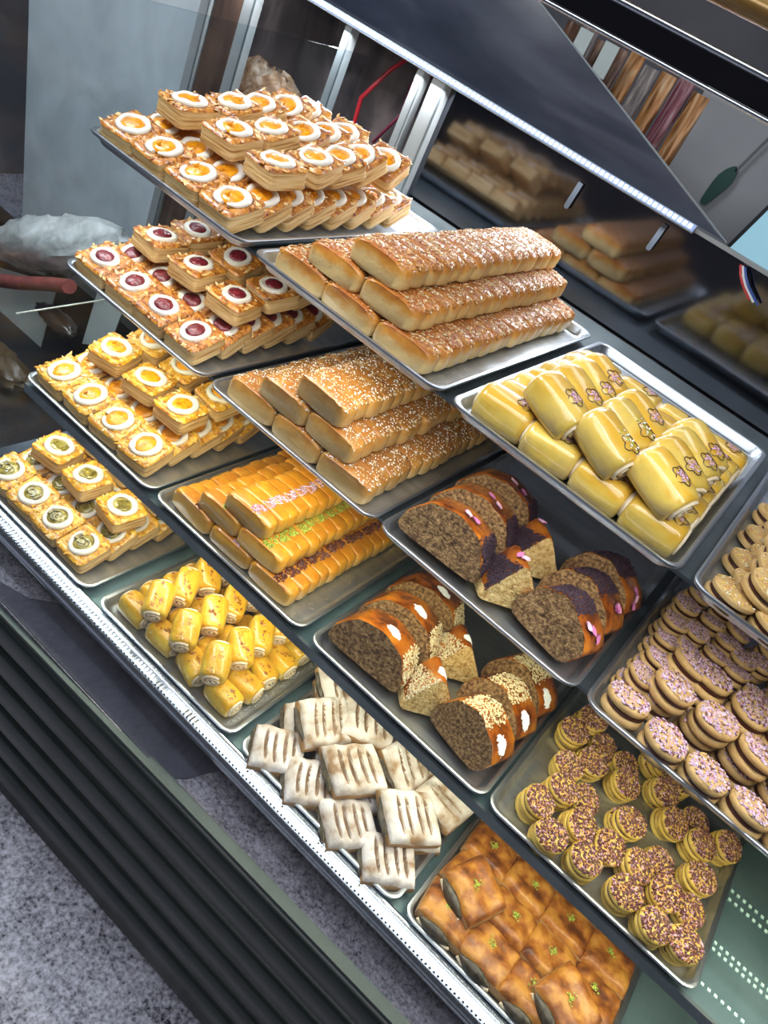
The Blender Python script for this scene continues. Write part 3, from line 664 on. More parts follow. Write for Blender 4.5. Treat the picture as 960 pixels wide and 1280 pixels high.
# ---- bronze parcels
br = [bronze(120 + i) for i in range(5)]; brc = [bronze(130 + i, True) for i in range(4)]
for q in range(4):
    for c in range(4):
        if c == 3 and q > 2: continue
        z = 0.001; x = 0.062 + 0.092 * c; y = 0.062 + 0.086 * q
        (br[r.randrange(5)] if q == 0 else brc[r.randrange(4)]).put(TM(4, 4, x, y, z + 0.004, -4, 0, r.uniform(-6, 3)), 'bronze savoury parcel flat on the tray, %s column from left, %s from front' % (ORD[c], ORD[q]), 'bronze savoury parcels')
for x, y, a, w_ in ((0.075, 0.120, -28, 'near the left'), (0.300, 0.085, -25, 'near the right front')):
    br[r.randrange(5)].put(TM(4, 4, x, y, 0.034, 6, 4, a, 1.04), 'bronze savoury parcel lying across the others, %s' % w_, 'bronze savoury parcels')

# ---- cookies
lil = [cookie(140 + i, 'lilac_sandwich_biscuit', 0.0315, 0.0125, 0.0055, BISCUIT, [LILAC, ROSE, BISCUIT, LILAC, CHOCFLAKE], 300, 0.0034, 'lilac_sugar', ('chocolate_filling', CHOC)) for i in range(4)]
pos = [(0.05, 0.045), (0.121, 0.03), (0.191, 0.03), (0.261, 0.03), (0.333, 0.035), (0.087, 0.105), (0.162, 0.107), (0.23, 0.104), (0.30, 0.10), (0.131, 0.195), (0.204, 0.19), (0.27, 0.18), (0.34, 0.17),
       (0.041, 0.100), (0.046, 0.168), (0.09, 0.19), (0.078, 0.251), (0.045, 0.23), (0.075, 0.32), (0.04, 0.30), (0.042, 0.375), (0.045, 0.441), (0.092, 0.38), (0.135, 0.412), (0.133, 0.357), (0.122, 0.292), (0.166, 0.29), (0.166, 0.345), (0.196, 0.37), (0.2, 0.427), (0.205, 0.265), (0.244, 0.26), (0.25, 0.33), (0.30, 0.26), (0.31, 0.33), (0.1, 0.45), (0.26, 0.40)]
for i, (x, y) in enumerate(sorted(pos, key=lambda p: p[1])):
    big = y < 0.2 and not (x < 0.06 and y > 0.08)
    s = 1.12 if big else 0.80
    # two deep: one flat underneath, one leaning over it
    rr_ = r.uniform(0, 360)
    lab = 'lilac sugared sandwich biscuit, %s nearest the tray front' % (ORD[i] if i < 20 else 'twenty-' + ORD[i - 20] if i < 29 else 'thirtieth' if i == 29 else 'thirty-' + ORD[i - 30])
    if y > 0.06: lil[r.randrange(4)].put(TM(2, 4, x, y + 0.008, 0.001, -4, 4, rr_ * 0, s), lab + ', lower of its pair', 'lilac sugared biscuits')
    lil[r.randrange(4)].put(TM(2, 4, x + 0.006, y + 0.004, (0.031 * s + 0.004) if y > 0.06 else 0.004, -6 + r.uniform(-7, 7), 4 + r.uniform(-8, 8), r.uniform(-6, 6), s), lab + (', upper of its pair' if y > 0.06 else ', lying alone'), 'lilac sugared biscuits')
nutc = [cookie(150 + i, 'nut_sandwich_biscuit', 0.034, 0.010, 0.006, BISCUIT, [SEED, NUT, BISCUITY], 100, 0.0030, 'nut_crumb', ('chocolate_filling', CHOC)) for i in range(3)]
i = 0
for q, y in enumerate((0.045, 0.10, 0.155, 0.21, 0.265, 0.32, 0.375)):
    for c, x in enumerate((0.052, 0.120, 0.188)):
        nutc[r.randrange(3)].put(TM(1, 4, x + (0.02 if q % 2 else 0), y, 0.001, -4, 3, r.uniform(-8, 8)), 'pale nut sandwich biscuit, lower layer, %s from left, %s from front' % (ORD[c], ORD[q]), 'pale nut biscuits')
        if c < 2: nutc[r.randrange(3)].put(TM(1, 4, x + 0.030, y + 0.02, 0.032, 4, 8, r.uniform(-8, 8)), 'pale nut sandwich biscuit, upper layer, %s from left, %s from front' % (ORD[c], ORD[q]), 'pale nut biscuits')
flk = [cookie(160 + i, 'flaked_sandwich_biscuit', 0.0255, 0.0082, 0.0012, BISCUITY, [CHOCFLAKE, CHOCFLAKE, BARBERRY, CHOCFLAKE, ROSE, BARBERRY, CHOCFLAKE, NUT], 380, 0.0028, 'chocolate_flake', ('chocolate_filling', CHOC)) for i in range(4)]
pos = [(0.06, 0.057, 2), (0.111, 0.025, 2), (0.172, 0.031, 2), (0.247, 0.042, 2), (0.302, 0.028, 2), (0.353, 0.047, 2), (0.08, 0.12, 2), (0.134, 0.088, 1.5), (0.186, 0.098, 2), (0.242, 0.105, 2), (0.300, 0.106, 2), (0.35, 0.12, 1), (0.072, 0.178, 2), (0.125, 0.155, 1), (0.200, 0.17, 2), (0.342, 0.183, 2), (0.048, 0.26, 2),
       (0.102, 0.234, 2), (0.16, 0.247, 2), (0.152, 0.301, 1), (0.106, 0.298, 1), (0.229, 0.306, 2), (0.263, 0.255, 2), (0.309, 0.31, 1), (0.321, 0.252, 2), (0.36, 0.30, 2), (0.20, 0.36, 2), (0.25, 0.36, 2), (0.06, 0.33, 2), (0.28, 0.16, 1)]
for i, (x, y, n_) in enumerate(sorted(pos, key=lambda p: p[1])):
    n_ = 2 if n_ > 1 else 1; tx = 10 + r.uniform(-4, 10); ty = r.uniform(-4, 18); M0 = TM(3, 4, x, y + 0.014, 0.004, tx, ty, 0, 1.14)
    on = ORD[i] if i < 20 else ('twenty-' + ORD[i - 20] if i < 29 else 'thirtieth')
    for k in range(n_):
        lab = 'yellow chocolate-flaked sandwich biscuit, %s of the %s stack nearest the tray front' % (('lower', 'upper')[k] if n_ == 2 else 'only one', on)
        flk[r.randrange(4)].put(M0 @ T(r.uniform(-.003, .003), -0.004 * k, 0.0195 * k, 0, 0, r.uniform(0, 360)), lab, 'flaked yellow biscuits')

# ---- cake slices
LP = [(0, 0), (0.160, 0), (0.163, 0.026), (0.136, 0.070), (0.082, 0.086), (0.030, 0.074), (0.0, 0.034)]
RP = [(0, 0), (0.118, 0), (0.136, 0.040), (0.118, 0.066), (0.062, 0.092), (0.018, 0.074), (-0.004, 0.034)]
WP = [(0, 0), (0.112, 0), (0.108, 0.020), (0.060, 0.088), (0.048, 0.088), (0.002, 0.020)]
def cake_parts(seed, prof, t, crumb, style, side):
    if side == 'L': rng = (0.40, 0.545); spot = (0.60, 0.68)
    elif side == 'R': rng = (0.58, 0.76); spot = (0.44, 0.54)
    else: rng = (0.69, 0.92); spot = (0.60, 0.68)
    r = random.Random(seed)
    cr = {'L': (2, 3, 4, 5), 'R': (1, 2, 3, 4, 5), 'W': (2, 3, 4)}[side]
    if style == 'berry':
        pt = [('berry_topping', [PURPLE], 900, 0.0031, rng[0], rng[1], 0.0, 0.95, 'tri' if side == 'W' else 'rect')]
    else:
        pt = [('sesame_topping', [SEED], 420, 0.0030, rng[0], rng[1], 0.0, 0.95, 'tri' if side == 'W' else 'rect'),
              ('coconut_spot', [COCO], 300, 0.0026, spot[0], spot[1], 0.2, 0.55, 'disc')]
    parts, at, per = cake_slice(seed, 'cake', prof, t, crumb, pt, cr)
    if style == 'berry':
        for k in range(2 if side != 'R' else 3):
            p, n_ = at(per[-1] * r.uniform(*spot)); parts.append(('rose_petal', petal_mesh(r, (p.x, t * r.uniform(0.15, 0.7), p.y), (n_.x, 0, n_.y), 0.012, PETAL if k else PETALP)))
    return parts
def cake(row, style, side, seed, x, y, z, rx, ry, rz, label, crumb, t=0.078, s=1.0):
    prof = {'L': LP, 'R': RP, 'W': WP}[side]
    Proto('cake_slice', 'cake', cake_parts(seed, prof, t, crumb, style, side)).put(TM(row, 3, x, y, z, rx, ry, rz, s), label, 'berry cake slices' if style == 'berry' else 'sesame cake slices')
for row, style, nm, yo in ((2, 'berry', 'dark berry topped cake slice', 0.0), (3, 'sesame', 'sesame and coconut topped cake slice', 0.0)):
    for q in range(3):
        cake(row, style, 'L', 200 + row * 10 + q, 0.018, 0.030 + 0.088 * q, 0.018, -15, 0, 3 + 2 * q, '%s, left column, %s from front' % (nm, ORD[q]), CRUMB)
    for q in range(2):
        cake(row, style, 'W', 210 + row * 10 + q, 0.200 - 0.014 * q, 0.030 + 0.118 * q, 0.012, -10, 0, 38, 'pale triangular %s, centre column, %s from front' % (nm, ORD[q]), CRUMBPALE, 0.075, 0.92)
    for q in range(3):
        cake(row, style, 'R', 220 + row * 10 + q, 0.246 + 0.004 * q, 0.056 + 0.088 * q, 0.015, -13, 0, -13, '%s, right column, %s from front' % (nm, ORD[q]), CRUMB, 0.078)

# crumbs on the tray floors
def crumbs(row, k, label, x0, x1, y0, y1, n, size, mats, seed):
    q = random.Random(seed)
    me = chips(lambda a: ((a.uniform(x0, x1), a.uniform(y0, y1), 0), (0, 0, 1)), n, size, mats, q, 0.4, 'crumbs')
    thing('loose_crumbs', label, 'crumbs', TM(row, k, 0, 0, 0.0004), None, me, 'stuff')
crumbs(1, 3, 'white coconut crumbs on the floor of the yellow bun tray', 0.05, 0.33, 0.46, 0.60, 420, 0.0018, [COCO], 1)
crumbs(1, 2, 'pale pastry crumbs beside the browned almond bars', 0.355, 0.378, 0.05, 0.6, 60, 0.0014, [BUNEND], 2)
crumbs(2, 4, 'lilac sugar crumbs along the left of the lilac biscuit tray', 0.024, 0.05, 0.12, 0.45, 260, 0.0018, [LILAC, ROSE], 3)
crumbs(3, 4, 'chocolate flakes fallen between the stacked yellow biscuits', 0.03, 0.37, 0.03, 0.4, 420, 0.0014, [CHOCFLAKE], 4)
crumbs(4, 2, 'white sugar crumbs in front of the small yellow rolls', 0.368, 0.378, 0.03, 0.3, 130, 0.0014, [COCO], 5)
crumbs(3, 2, 'pale crumbs beside the striped glazed bars', 0.352, 0.378, 0.03, 0.4, 40, 0.0013, [BUNEND], 6)
q = random.Random(9)
for k, (x, y) in enumerate(((0.055, 0.555), (0.105, 0.565), (0.30, 0.565))):
    b = MB(); b.loft([[(0.007 * s * math.cos(t) * (1 + .3 * math.sin(2 * t + k)), 0.005 * s * math.sin(t), z) for t in [2 * PI * i / 9 for i in range(9)]] for s, z in ((0.8, 0), (1, 0.001), (0.7, 0.002))])
    thing('pastry_flake', 'orange-brown pastry flake on the yellow bun tray floor, %s' % ('nearest the back left corner', 'second from the back left', 'towards the back right corner')[k], 'crumb', TM(1, 3, x, y, 0.0006, 0, 0, 40 * k), 'flakes on the yellow bun tray', b.mesh('flake', P_TOP))

# ---------------------------------------------------------------- the case
def boxmesh(name, a, b, m, bev=0.0):
    q = MB(); q.box(a, b); return q.mesh(name, m, False)
XL, XR, YF, YB = -0.455, 1.75, -0.10, 0.958
# shelves : plate with front angle, brackets
for row in (1, 2, 3, 4):
    y0 = RY[row]; z = RZ[row] - 0.026
    s = thing('display_shelf', 'dark steel display shelf under the trays, %s of the glass case' % SHELFN[row].replace(' shelf', ' level'), 'shelf', T(0, 0, 0), 'display case shelves')
    ys = y0 + (0.055 if row < 3 else 0.012)
    link('shelf_plate', boxmesh('shelf_plate', (TX[row, 1] + (0.03 if row < 3 else 0.006), ys, z - 0.006), (XR, YB - 0.012, z), TEAL if row > 2 else DARKSTEEL), s)
    if row == 3: link('front_edge', boxmesh('front_edge', (TX[row, 1] + 0.006, y0 + 0.005, z - 0.016), (XR, y0 + 0.012, z + 0.004), DARKSTEEL), s)
    for x in (-0.395, -0.012, 0.829, 1.6):
        link('bracket', boxmesh('bracket', (x, y0 + 0.25, z - 0.030), (x + 0.006, YB - 0.012, z - 0.0062), DARKSTEEL), s)
# LED strips : tape + chips
def led(name, label, y, z, x0, x1, chipm, tapem, step, rot, w, group=None, ch=0.003):
    L_ = thing(name, label, 'lamp', T(0, y, z, rot), group)
    link('led_tape', boxmesh('led_tape', (x0, -w, -0.0015), (x1, w, 0.0), tapem), L_)
    ch = MB(); x = x0 + 0.01
    while x < x1 - 0.01: ch.box((x, -w * 0.55, 0.0), (x + step * 0.55, w * 0.55, 0.0016)); x += step
    link('led_chip', ch.mesh('led_chip', chipm, False), L_, kind='stuff')
    hs = MB(); hs.box((x0, -w - 0.002, -0.006), (x1, w + 0.002, -0.0017)); link('strip_housing', hs.mesh('strip_housing', ALU, False), L_)
    return L_
led('led_strip', 'bright white LED strip along the top rail of the dark mirror', 0.935, 1.026, -0.95, 0.425, LED, LEDTAPE, 0.0125, 58, 0.0075)
for row in (2, 3, 4):
    led('led_strip', 'LED strip fixed under the front edge of the %s' % SHELFN[row - 1], RY[row - 1] + 0.088, RZ[row - 1] - 0.038, TX[row - 1, 1] + 0.04, XR - 0.05, LEDWARM, LEDTAPEW, 0.0125, 180, 0.004, 'shelf LED strips')
# front lip of the bottom shelf : bright stainless angle with ribs imitating LED glints
s = thing('steel_front_lip', 'bright stainless strip with cross ribs imitating LED glints along the front of the bottom trays', 'trim', T(0, 0, 0))
q = MB()
pr = [(0.010, -0.0255), (0.002, -0.010), (-0.002, -0.0085), (-0.012, -0.0125), (-0.027, -0.021), (-0.033, -0.026), (-0.034, -0.044), (-0.032, -0.046), (-0.028, -0.034), (0.002, -0.030)]
q.loft([[(x, y, z) for y, z in pr] for x in (XL + 0.01, XR)], None, True, True); link('angle_profile', q.mesh('angle_profile', CHROME), s)
rb = MB(); x = XL + 0.03
while x < 1.1: rb.box((x, -0.0265, -0.0165 - 0.0035), (x + 0.0040, -0.0130, -0.0120 - 0.0010), 0, None); x += 0.0092
link('rib', rb.mesh('rib', CHROME, False), s, kind='stuff')  # raised ribs stand in for the reflected lines of LED chips
# raised pale studs standing in for LED dots reflected in the teal shelf
for k, (y, st_) in enumerate(((0.120, 0.012), (0.195, 0.011), (0.209, 0.011), (0.315, 0.012), (0.337, 0.012))):
    q = MB(); x = 1.240
    while x < 1.72: q.box((x, y, 0.2392), (x + st_ * 0.45, y + 0.006, 0.2412), 0); x += st_
    thing('reflected_led_line', 'line of small pale studs imitating LED reflections on the teal shelf, %s from the front' % ORD[k], 'strip', T(0, 0, 0), 'LED reflection studs on the teal shelf', q.mesh('studs', LED_GLINT, False), 'stuff')
# ledge and dark sheet imitating reflections in the glass, ribbed fascia, floor
struct('reflected_floor_ledge', boxmesh('granite_reflection', (XL - 0.02, YF + 0.008, -0.125), (XR, 0.30, -0.105), GRANITE2))  # granite stands in for the floor reflected in the front glass
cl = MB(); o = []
outline = [(-0.42, -0.09), (0.0, -0.09), (0.22, -0.088), (0.30, -0.09), (0.36, -0.086), (0.385, -0.06), (0.40, -0.02), (0.43, 0.03), (0.45, 0.12), (0.05, 0.14), (-0.05, 0.06), (-0.10, 0.0), (-0.14, -0.04), (-0.2, -0.06)]  # outline of a reflected dark figure, built as a thin sheet
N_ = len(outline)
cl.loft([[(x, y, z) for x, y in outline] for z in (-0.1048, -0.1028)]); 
thing('dark_reflection', 'dark navy sheet imitating the reflection of a person in dark clothes, behind the ribbed panel', 'reflection', T(0, 0, 0), None, cl.mesh('dark_reflection', NAVY, False))
fa = thing('ribbed_fascia', 'black green ribbed metal panel along the front of the case', 'panel', Matrix.Translation((0.3, YF, -0.11)) @ Euler((0, rad(-1.6), 0)).to_matrix().to_4x4())
q = MB(); q.box((-1.3, 0.006, -0.545), (1.4, 0.02, 0.0)); link('backing_panel', q.mesh('backing_panel', BLACKPAINT, False), fa)
zc = 0.0
hts = [0.075, 0.082, 0.082, 0.082, 0.082, 0.082]
for k, hh in enumerate(hts):
    z1 = zc; z0 = zc - hh; q = MB()
    pf_ = [(0.006, z0 + 0.004), (-0.006, z0 + 0.006), (-0.012, z0 + 0.014), (-0.012, z1 - 0.016), (-0.007, z1 - 0.007), (0.006, z1 - 0.004)]
    q.loft([[(x, y, z) for y, z in pf_] for x in (-1.3, 1.4)]); link('rib', q.mesh('rib', BLACKPAINT), fa); zc = z0
q = MB(); q.box((-1.3, -0.004, -0.002), (1.4, 0.02, 0.007)); link('top_bead', q.mesh('top_bead', mat('bead_steel', (0.045, 0.06, 0.06), 0.4, 0.5), False), fa, label='thin grey metal bead along the top')
FZ = -0.672
pl = MB(); pl.box((-1.0, YF + 0.05, FZ), (XR, YF + 0.2, -0.66)); 
struct('floor', boxmesh('floor', (-3.2, -3.0, FZ - 0.05), (3.5, 3.2, FZ), GRANITE))
WALL = noisy('dim_wall', [(0.3, (0.10, 0.10, 0.12)), (0.7, (0.15, 0.15, 0.17))], scale=3, rough=0.8, vary=False)
struct('wall_back', boxmesh('wall_back', (-3.2, 3.1, FZ), (3.5, 3.2, 2.4), WALL))
struct('wall_front', boxmesh('wall_front', (-3.2, -3.1, FZ), (3.5, -3.0, 2.4), WALL))
struct('wall_left', boxmesh('wall_left', (-3.3, -3.0, FZ), (-3.2, 3.2, 2.4), WALL))
struct('wall_right', boxmesh('wall_right', (3.5, -3.0, FZ), (3.6, 3.2, 2.4), WALL))
struct('ceiling', boxmesh('ceiling', (-3.2, -3.0, 2.4), (3.5, 3.2, 2.45), noisy('ceiling_paint', [(0.3, (0.4, 0.4, 0.42)), (0.7, (0.5, 0.5, 0.52))], scale=3, rough=0.9, vary=False)))

# back of the case
mir = thing('rear_mirror_panel', 'dark smoked mirror behind the trays reflecting the pastries', 'mirror', T(0, 0, 0))
link('mirror_sheet', boxmesh('mirror_sheet', (-0.272, 0.960, -0.06), (XR, 0.966, 1.018), MIRROR), mir)
q = MB()
pg = [(-1.0, 1.030), (0.49, 1.030), (0.46, 1.037), (-0.139, 1.244), (-0.55, 1.39), (-1.0, 1.39)]
q.loft([[(x, y, z) for x, z in pg] for y in (0.972, 0.966)])
ug = thing('upper_dark_glass', 'dark blue glass panel with a slanted edge above the LED strip', 'glass panel', T(0, 0, 0)); link('glass_sheet', q.mesh('glass_sheet', MIRRORUP, False), ug)
e_ = MB(); e_.tube([(0.49, 0.968, 1.030), (-0.139, 0.968, 1.2445), (-0.55, 0.968, 1.391)], 0.0022, 6)
link('edge_strip', e_.mesh('edge_strip', GLASSEDGE), ug)
r_ = MB(); r_.box((-1.0, 0.944, 1.016), (0.425, 0.966, 1.024)); r_.box((0.425, 0.950, 1.018), (1.7, 0.966, 1.026))
thing('top_rail', 'thin pale metal rail along the top of the mirror', 'rail', T(0, 0, 0), None, r_.mesh('top_rail', ALU, False))
def post(x0, x1, label, y0=0.935, y1=0.962, z0=-0.05, z1=1.017, m=ALU):
    p = thing('door_frame_post', label, 'post', T(0, 0, 0), 'aluminium door posts')
    link('post_profile', boxmesh('post_profile', (x0, y0, z0), (x1, y1, z1), m), p)
    link('post_groove', boxmesh('post_groove', (x0 + (x1 - x0) * 0.86, y0 - 0.002, z0), (x1 - 0.001, y0 + 0.004, z1 - 0.002), DARKSTEEL), p)
post(-0.288, -0.245, 'wide grey aluminium door post at the left end of the mirror')
post(-0.335, -0.312, 'narrow pale door post just left of the wide one')
post(-0.570, -0.545, 'narrow grey door post left of the red wires')
post(-0.900, -0.860, 'grey door post behind the left apricot squares', z1=1.3)
post(-1.045, -1.010, 'leftmost grey door post beside the rounded pale panel', z1=1.3)
mid = MB(); mid.box((-1.005, 0.945, -0.1), (-0.905, 0.955, 1.3)); thing('dark_channel', 'dark brown channel between the two left door posts', 'panel', T(0, 0, 0), None, mid.mesh('dark_channel', noisy('dark_brown', [(0.3, (0.02, 0.014, 0.014)), (0.7, (0.10, 0.06, 0.045))], scale=6, rough=0.3, stretch=(6, 1, 0.5), vary=False), False))
# glass
fg = struct('window_1', boxmesh('front_glass', (XL, YF + 0.0, -0.098), (XR, YF + 0.005, 1.262), GLASS))
sg = struct('window_2', boxmesh('side_glass', (XL - 0.006, YF + 0.008, -0.098), (XL, YB - 0.06, 0.985), SIDEGLASS))
hd = thing('header_rail', 'black header rail with chrome edges across the top of the front glass', 'rail', T(0, YF, 0))
q = MB(); q.box((-0.6, -0.004, 1.268), (XR, 0.016, 1.289)); link('black_band', q.mesh('black_band', mat('gloss_black', (0.004, 0.004, 0.006), 0.12), False), hd)
for z, rr_ in ((1.292, 0.0030), (1.2655, 0.0022)):
    q = MB(); q.tube([(-0.6, -0.003, z), (XR, -0.003, z)], rr_, 10); link('chrome_edge', q.mesh('chrome_edge', CHROME), hd)
gb = MB(); gb.tube([(-0.6, YF - 0.004, 1.330), (1.7, YF - 0.004, 1.330)], 0.017, 14, flat=0.6)
thing('gold_bar', 'polished gold-coloured wooden bar above the black header rail', 'bar', T(0, 0, 0), None, gb.mesh('gold_bar', noisy('gold_wood', [(0.3, (0.22, 0.12, 0.03)), (0.7, (0.55, 0.36, 0.12))], scale=14, rough=0.3, metal=0.3, stretch=(0.4, 4, 4), vary=False)))

# edges at the left
q = MB(); q.tube([(-0.448, 0.06, 0.385), (-0.448, 0.42, 0.40)], 0.0018, 8)
thing('glass_shelf_edge', 'thin clear shelf edge beside the cherry puff tray', 'glass edge', T(0, 0, 0), None, q.mesh('glass_shelf_edge', GLASSEDGE))
q = MB(); q.box((-0.625, 0.0, -0.165), (-0.600, 0.75, -0.140)); q.box((-0.6, 0.0, -0.142), (-0.592, 0.75, -0.139))
thing('side_beam', 'bluish steel beam at the left frame edge below the yellow puff tray', 'beam', T(0, 0, 0), None, q.mesh('side_beam', CHROME, False))
q = MB(); q.box((-2.6, -0.02, FZ), (-0.64, 1.06, -0.48)); thing('low_plinth', 'black low plinth of the neighbouring case at left', 'plinth', T(0, 0, 0), None, q.mesh('low_plinth', BLACK, False))

# ---------------------------------------------------------------- things beyond
PALE = noisy('pale_grey_plastic', [(0.3, (0.38, 0.43, 0.46)), (0.7, (0.56, 0.62, 0.66))], scale=4.5, rough=0.45, bump=0.15, bscale=9, dist=0.8, vary=False)
WHITEPAPER = noisy('white_paper', [(0.3, (0.50, 0.56, 0.54)), (0.7, (0.60, 0.66, 0.64))], scale=6, rough=0.7, vary=False)
# rounded pale board behind the left glass (y about 1.25)
q = MB(); Y0 = 1.25
ol = [(-1.99, -0.5), (-1.30, -0.5), (-1.26, 0.18), (-1.22, 0.35), (-1.20, 0.55), (-1.22, 0.75), (-1.33, 0.92), (-1.55, 1.02), (-2.0, 1.1), (-2.30, 1.1), (-2.16, 0.43)]
q.loft([[(x, y, z) for x, z in ol] for y in (Y0 + 0.03, Y0)])
thing('rounded_pale_panel', 'large pale blue-grey panel with a rounded right edge behind the left glass', 'panel', T(0, 0, 0), None, q.mesh('rounded_pale_panel', PALE, False))
# crumpled plastic bundle
def blob(cx, cy, cz, sx, sy, sz, seed, m, name='blob', n=28, amp=0.12, fine=0.05):
    rr = random.Random(seed); b = MB(); ph = [rr.uniform(0, 6.28) for _ in range(8)]; rings = []
    for j in range(1, 15):
        v = PI * j / 15; rg = []
        for i in range(n):
            t = 2 * PI * i / n
            k = 1 + amp * math.sin(3 * t + ph[0]) * math.sin(2 * v + ph[1]) + fine * math.sin(9 * t + ph[2] + 4 * v) + fine * math.sin(14 * v + ph[3] - 5 * t) + rr.uniform(-fine, fine) * 0.4
            rg.append((cx + sx * math.sin(v) * math.cos(t) * k, cy + sy * math.sin(v) * math.sin(t) * k, cz - sz * math.cos(v) * k))
        rings.append(rg)
    b.loft(rings); return b.mesh(name, m)
PLASTIC = noisy('crinkled_white_plastic', [(0.3, (0.36, 0.39, 0.39)), (0.5, (0.62, 0.64, 0.62)), (0.7, (0.86, 0.88, 0.86))], scale=14, rough=0.3, bump=0.8, bscale=30, dist=1.0, coat=0.5, vary=False)
thing('crinkled_bag', 'crinkled white plastic bag above the red cloth at far left', 'bag', T(-1.46, 0.96, -0.075, 0, -29, 0), None, blob(0, 0, 0, 0.36, 0.10, 0.095, 3, PLASTIC, 'crinkled_bag'))
q = MB(); q.tube([(-1.95, 0.83, -0.365), (-1.75, 0.83, -0.325), (-1.6, 0.83, -0.285), (-1.45, 0.83, -0.21), (-1.29, 0.83, -0.12), (-1.20, 0.83, -0.075)], 0.030, 10, flat=0.8)
thing('red_cloth_roll', 'red rolled cloth band above the white sheets at far left', 'cloth', T(0, 0, 0), None, q.mesh('red_cloth_roll', noisy('red_cloth', [(0.3, (0.16, 0.03, 0.03)), (0.7, (0.34, 0.07, 0.06))], scale=30, rough=0.8, bump=0.6, bscale=60, vary=False)))
def sheet(name, label, pts, y, m, cat, group=None):
    b = MB(); b.loft([[(x, yy, z) for x, z in pts] for yy in (y + 0.004, y)]); thing(name, label, cat, T(0, 0, 0), group, b.mesh(name, m, False))
sheet('paper_sheet', 'white paper sheet hanging under the red cloth at the left frame edge', [(-1.80, -0.72), (-1.43, -0.515), (-1.40, -0.20), (-1.95, -0.40)], 0.95, WHITEPAPER, 'paper', 'white sheets at the left')
sheet('paper_sheet', 'smaller white paper sheet under the cherry tray corner', [(-1.22, -0.33), (-1.09, -0.26), (-1.06, -0.02), (-1.20, -0.09)], 0.95, WHITEPAPER, 'paper', 'white sheets at the left')
DKB = noisy('dark_cake_brown', [(0.3, (0.012, 0.008, 0.006)), (0.6, (0.05, 0.03, 0.016)), (0.75, (0.14, 0.08, 0.04))], scale=8, rough=0.3, coat=0.4, vary=False)
for k, (cx, cy, cz, sx, sz) in enumerate(((-1.28, 1.0, -0.25, 0.12, 0.035), (-1.47, 0.96, -0.80, 0.14, 0.05), (-1.30, 0.96, -0.86, 0.13, 0.05), (-1.05, 0.98, -0.35, 0.07, 0.06))):
    pass
q = MB(); q.box((-2.6, 1.08, FZ), (-0.47, 1.15, -0.24)); thing('dark_cabinet', 'black cabinet front beyond the left side glass', 'cabinet', T(0, 0, 0), None, q.mesh('dark_cabinet', DKB, False))
thing('dark_loaf', 'dark glossy loaf beside the white paper sheet at left', 'cake', T(0, 0, 0), 'dark loaves at left', blob(-1.26, 0.86, -0.245, 0.10, 0.04, 0.030, 5, DKB, 'dark_loaf'))
thing('dark_loaf', 'dark brown loaf below the white sheet near the left frame edge', 'cake', T(0, 0, 0), 'dark loaves at left', blob(-1.30, 0.70, -0.425, 0.16, 0.06, 0.05, 6, noisy('brown_loaf', [(0.3, (0.02, 0.012, 0.006)), (0.7, (0.10, 0.06, 0.022))], scale=9, rough=0.4, vary=False), 'dark_loaf'))

# seen through the open back : bagged bread, red wires, dark backdrop
BAG = noisy('bagged_bread', [(0.3, (0.14, 0.07, 0.045)), (0.5, (0.32, 0.19, 0.11)), (0.7, (0.62, 0.50, 0.40))], scale=22, rough=0.25, bump=0.8, bscale=40, dist=1.2, coat=0.8, vary=False)
thing('bread_bag', 'clear bag of brown bread behind the back posts', 'bag', T(0, 0, 0), None, blob(-0.86, 1.08, 0.70, 0.14, 0.07, 0.10, 8, BAG, 'bread_bag'))
q = MB(); q.box((-1.02, 0.99, 0.585), (-0.70, 1.16, 0.600)); thing('bag_ledge', 'narrow dark ledge under the bread bag', 'ledge', T(0, 0, 0), None, q.mesh('bag_ledge', BLACK, False))
RED = mat('red_wire', (0.34, 0.012, 0.02), 0.35)
q = MB(); q.tube([(-0.56, 1.08, 0.62), (-0.54, 1.08, 0.74), (-0.555, 1.08, 0.86), (-0.515, 1.10, 0.95), (-0.50, 1.15, 1.0)], 0.006, 8)
thing('red_wire', 'thick red wire hanging behind the back glass, left of the thin one', 'wire', T(0, 0, 0), 'red wires', q.mesh('red_wire', RED))
q = MB(); q.tube([(-0.47, 1.08, 0.78), (-0.42, 1.08, 0.88), (-0.44, 1.10, 0.95), (-0.40, 1.155, 1.0)], 0.0045, 8)
thing('red_wire', 'thin dark red wire, right of the thick one', 'wire', T(0, 0, 0), 'red wires', q.mesh('red_wire', mat('dark_red_wire', (0.12, 0.01, 0.03), 0.4)))
BACKD = noisy('dim_back_panel', [(0.3, (0.02, 0.018, 0.022)), (0.5, (0.075, 0.06, 0.06)), (0.7, (0.20, 0.16, 0.15))], scale=3.2, rough=0.4, dist=1.5, stretch=(1.6, 1, 0.8), vary=False)
q = MB(); q.box((-1.18, 1.16, -0.6), (-0.20, 1.18, 1.012)); thing('back_counter_panel', 'dim brown-grey panel seen between the back door posts', 'panel', T(0, 0, 0), None, q.mesh('back_counter_panel', BACKD, False))

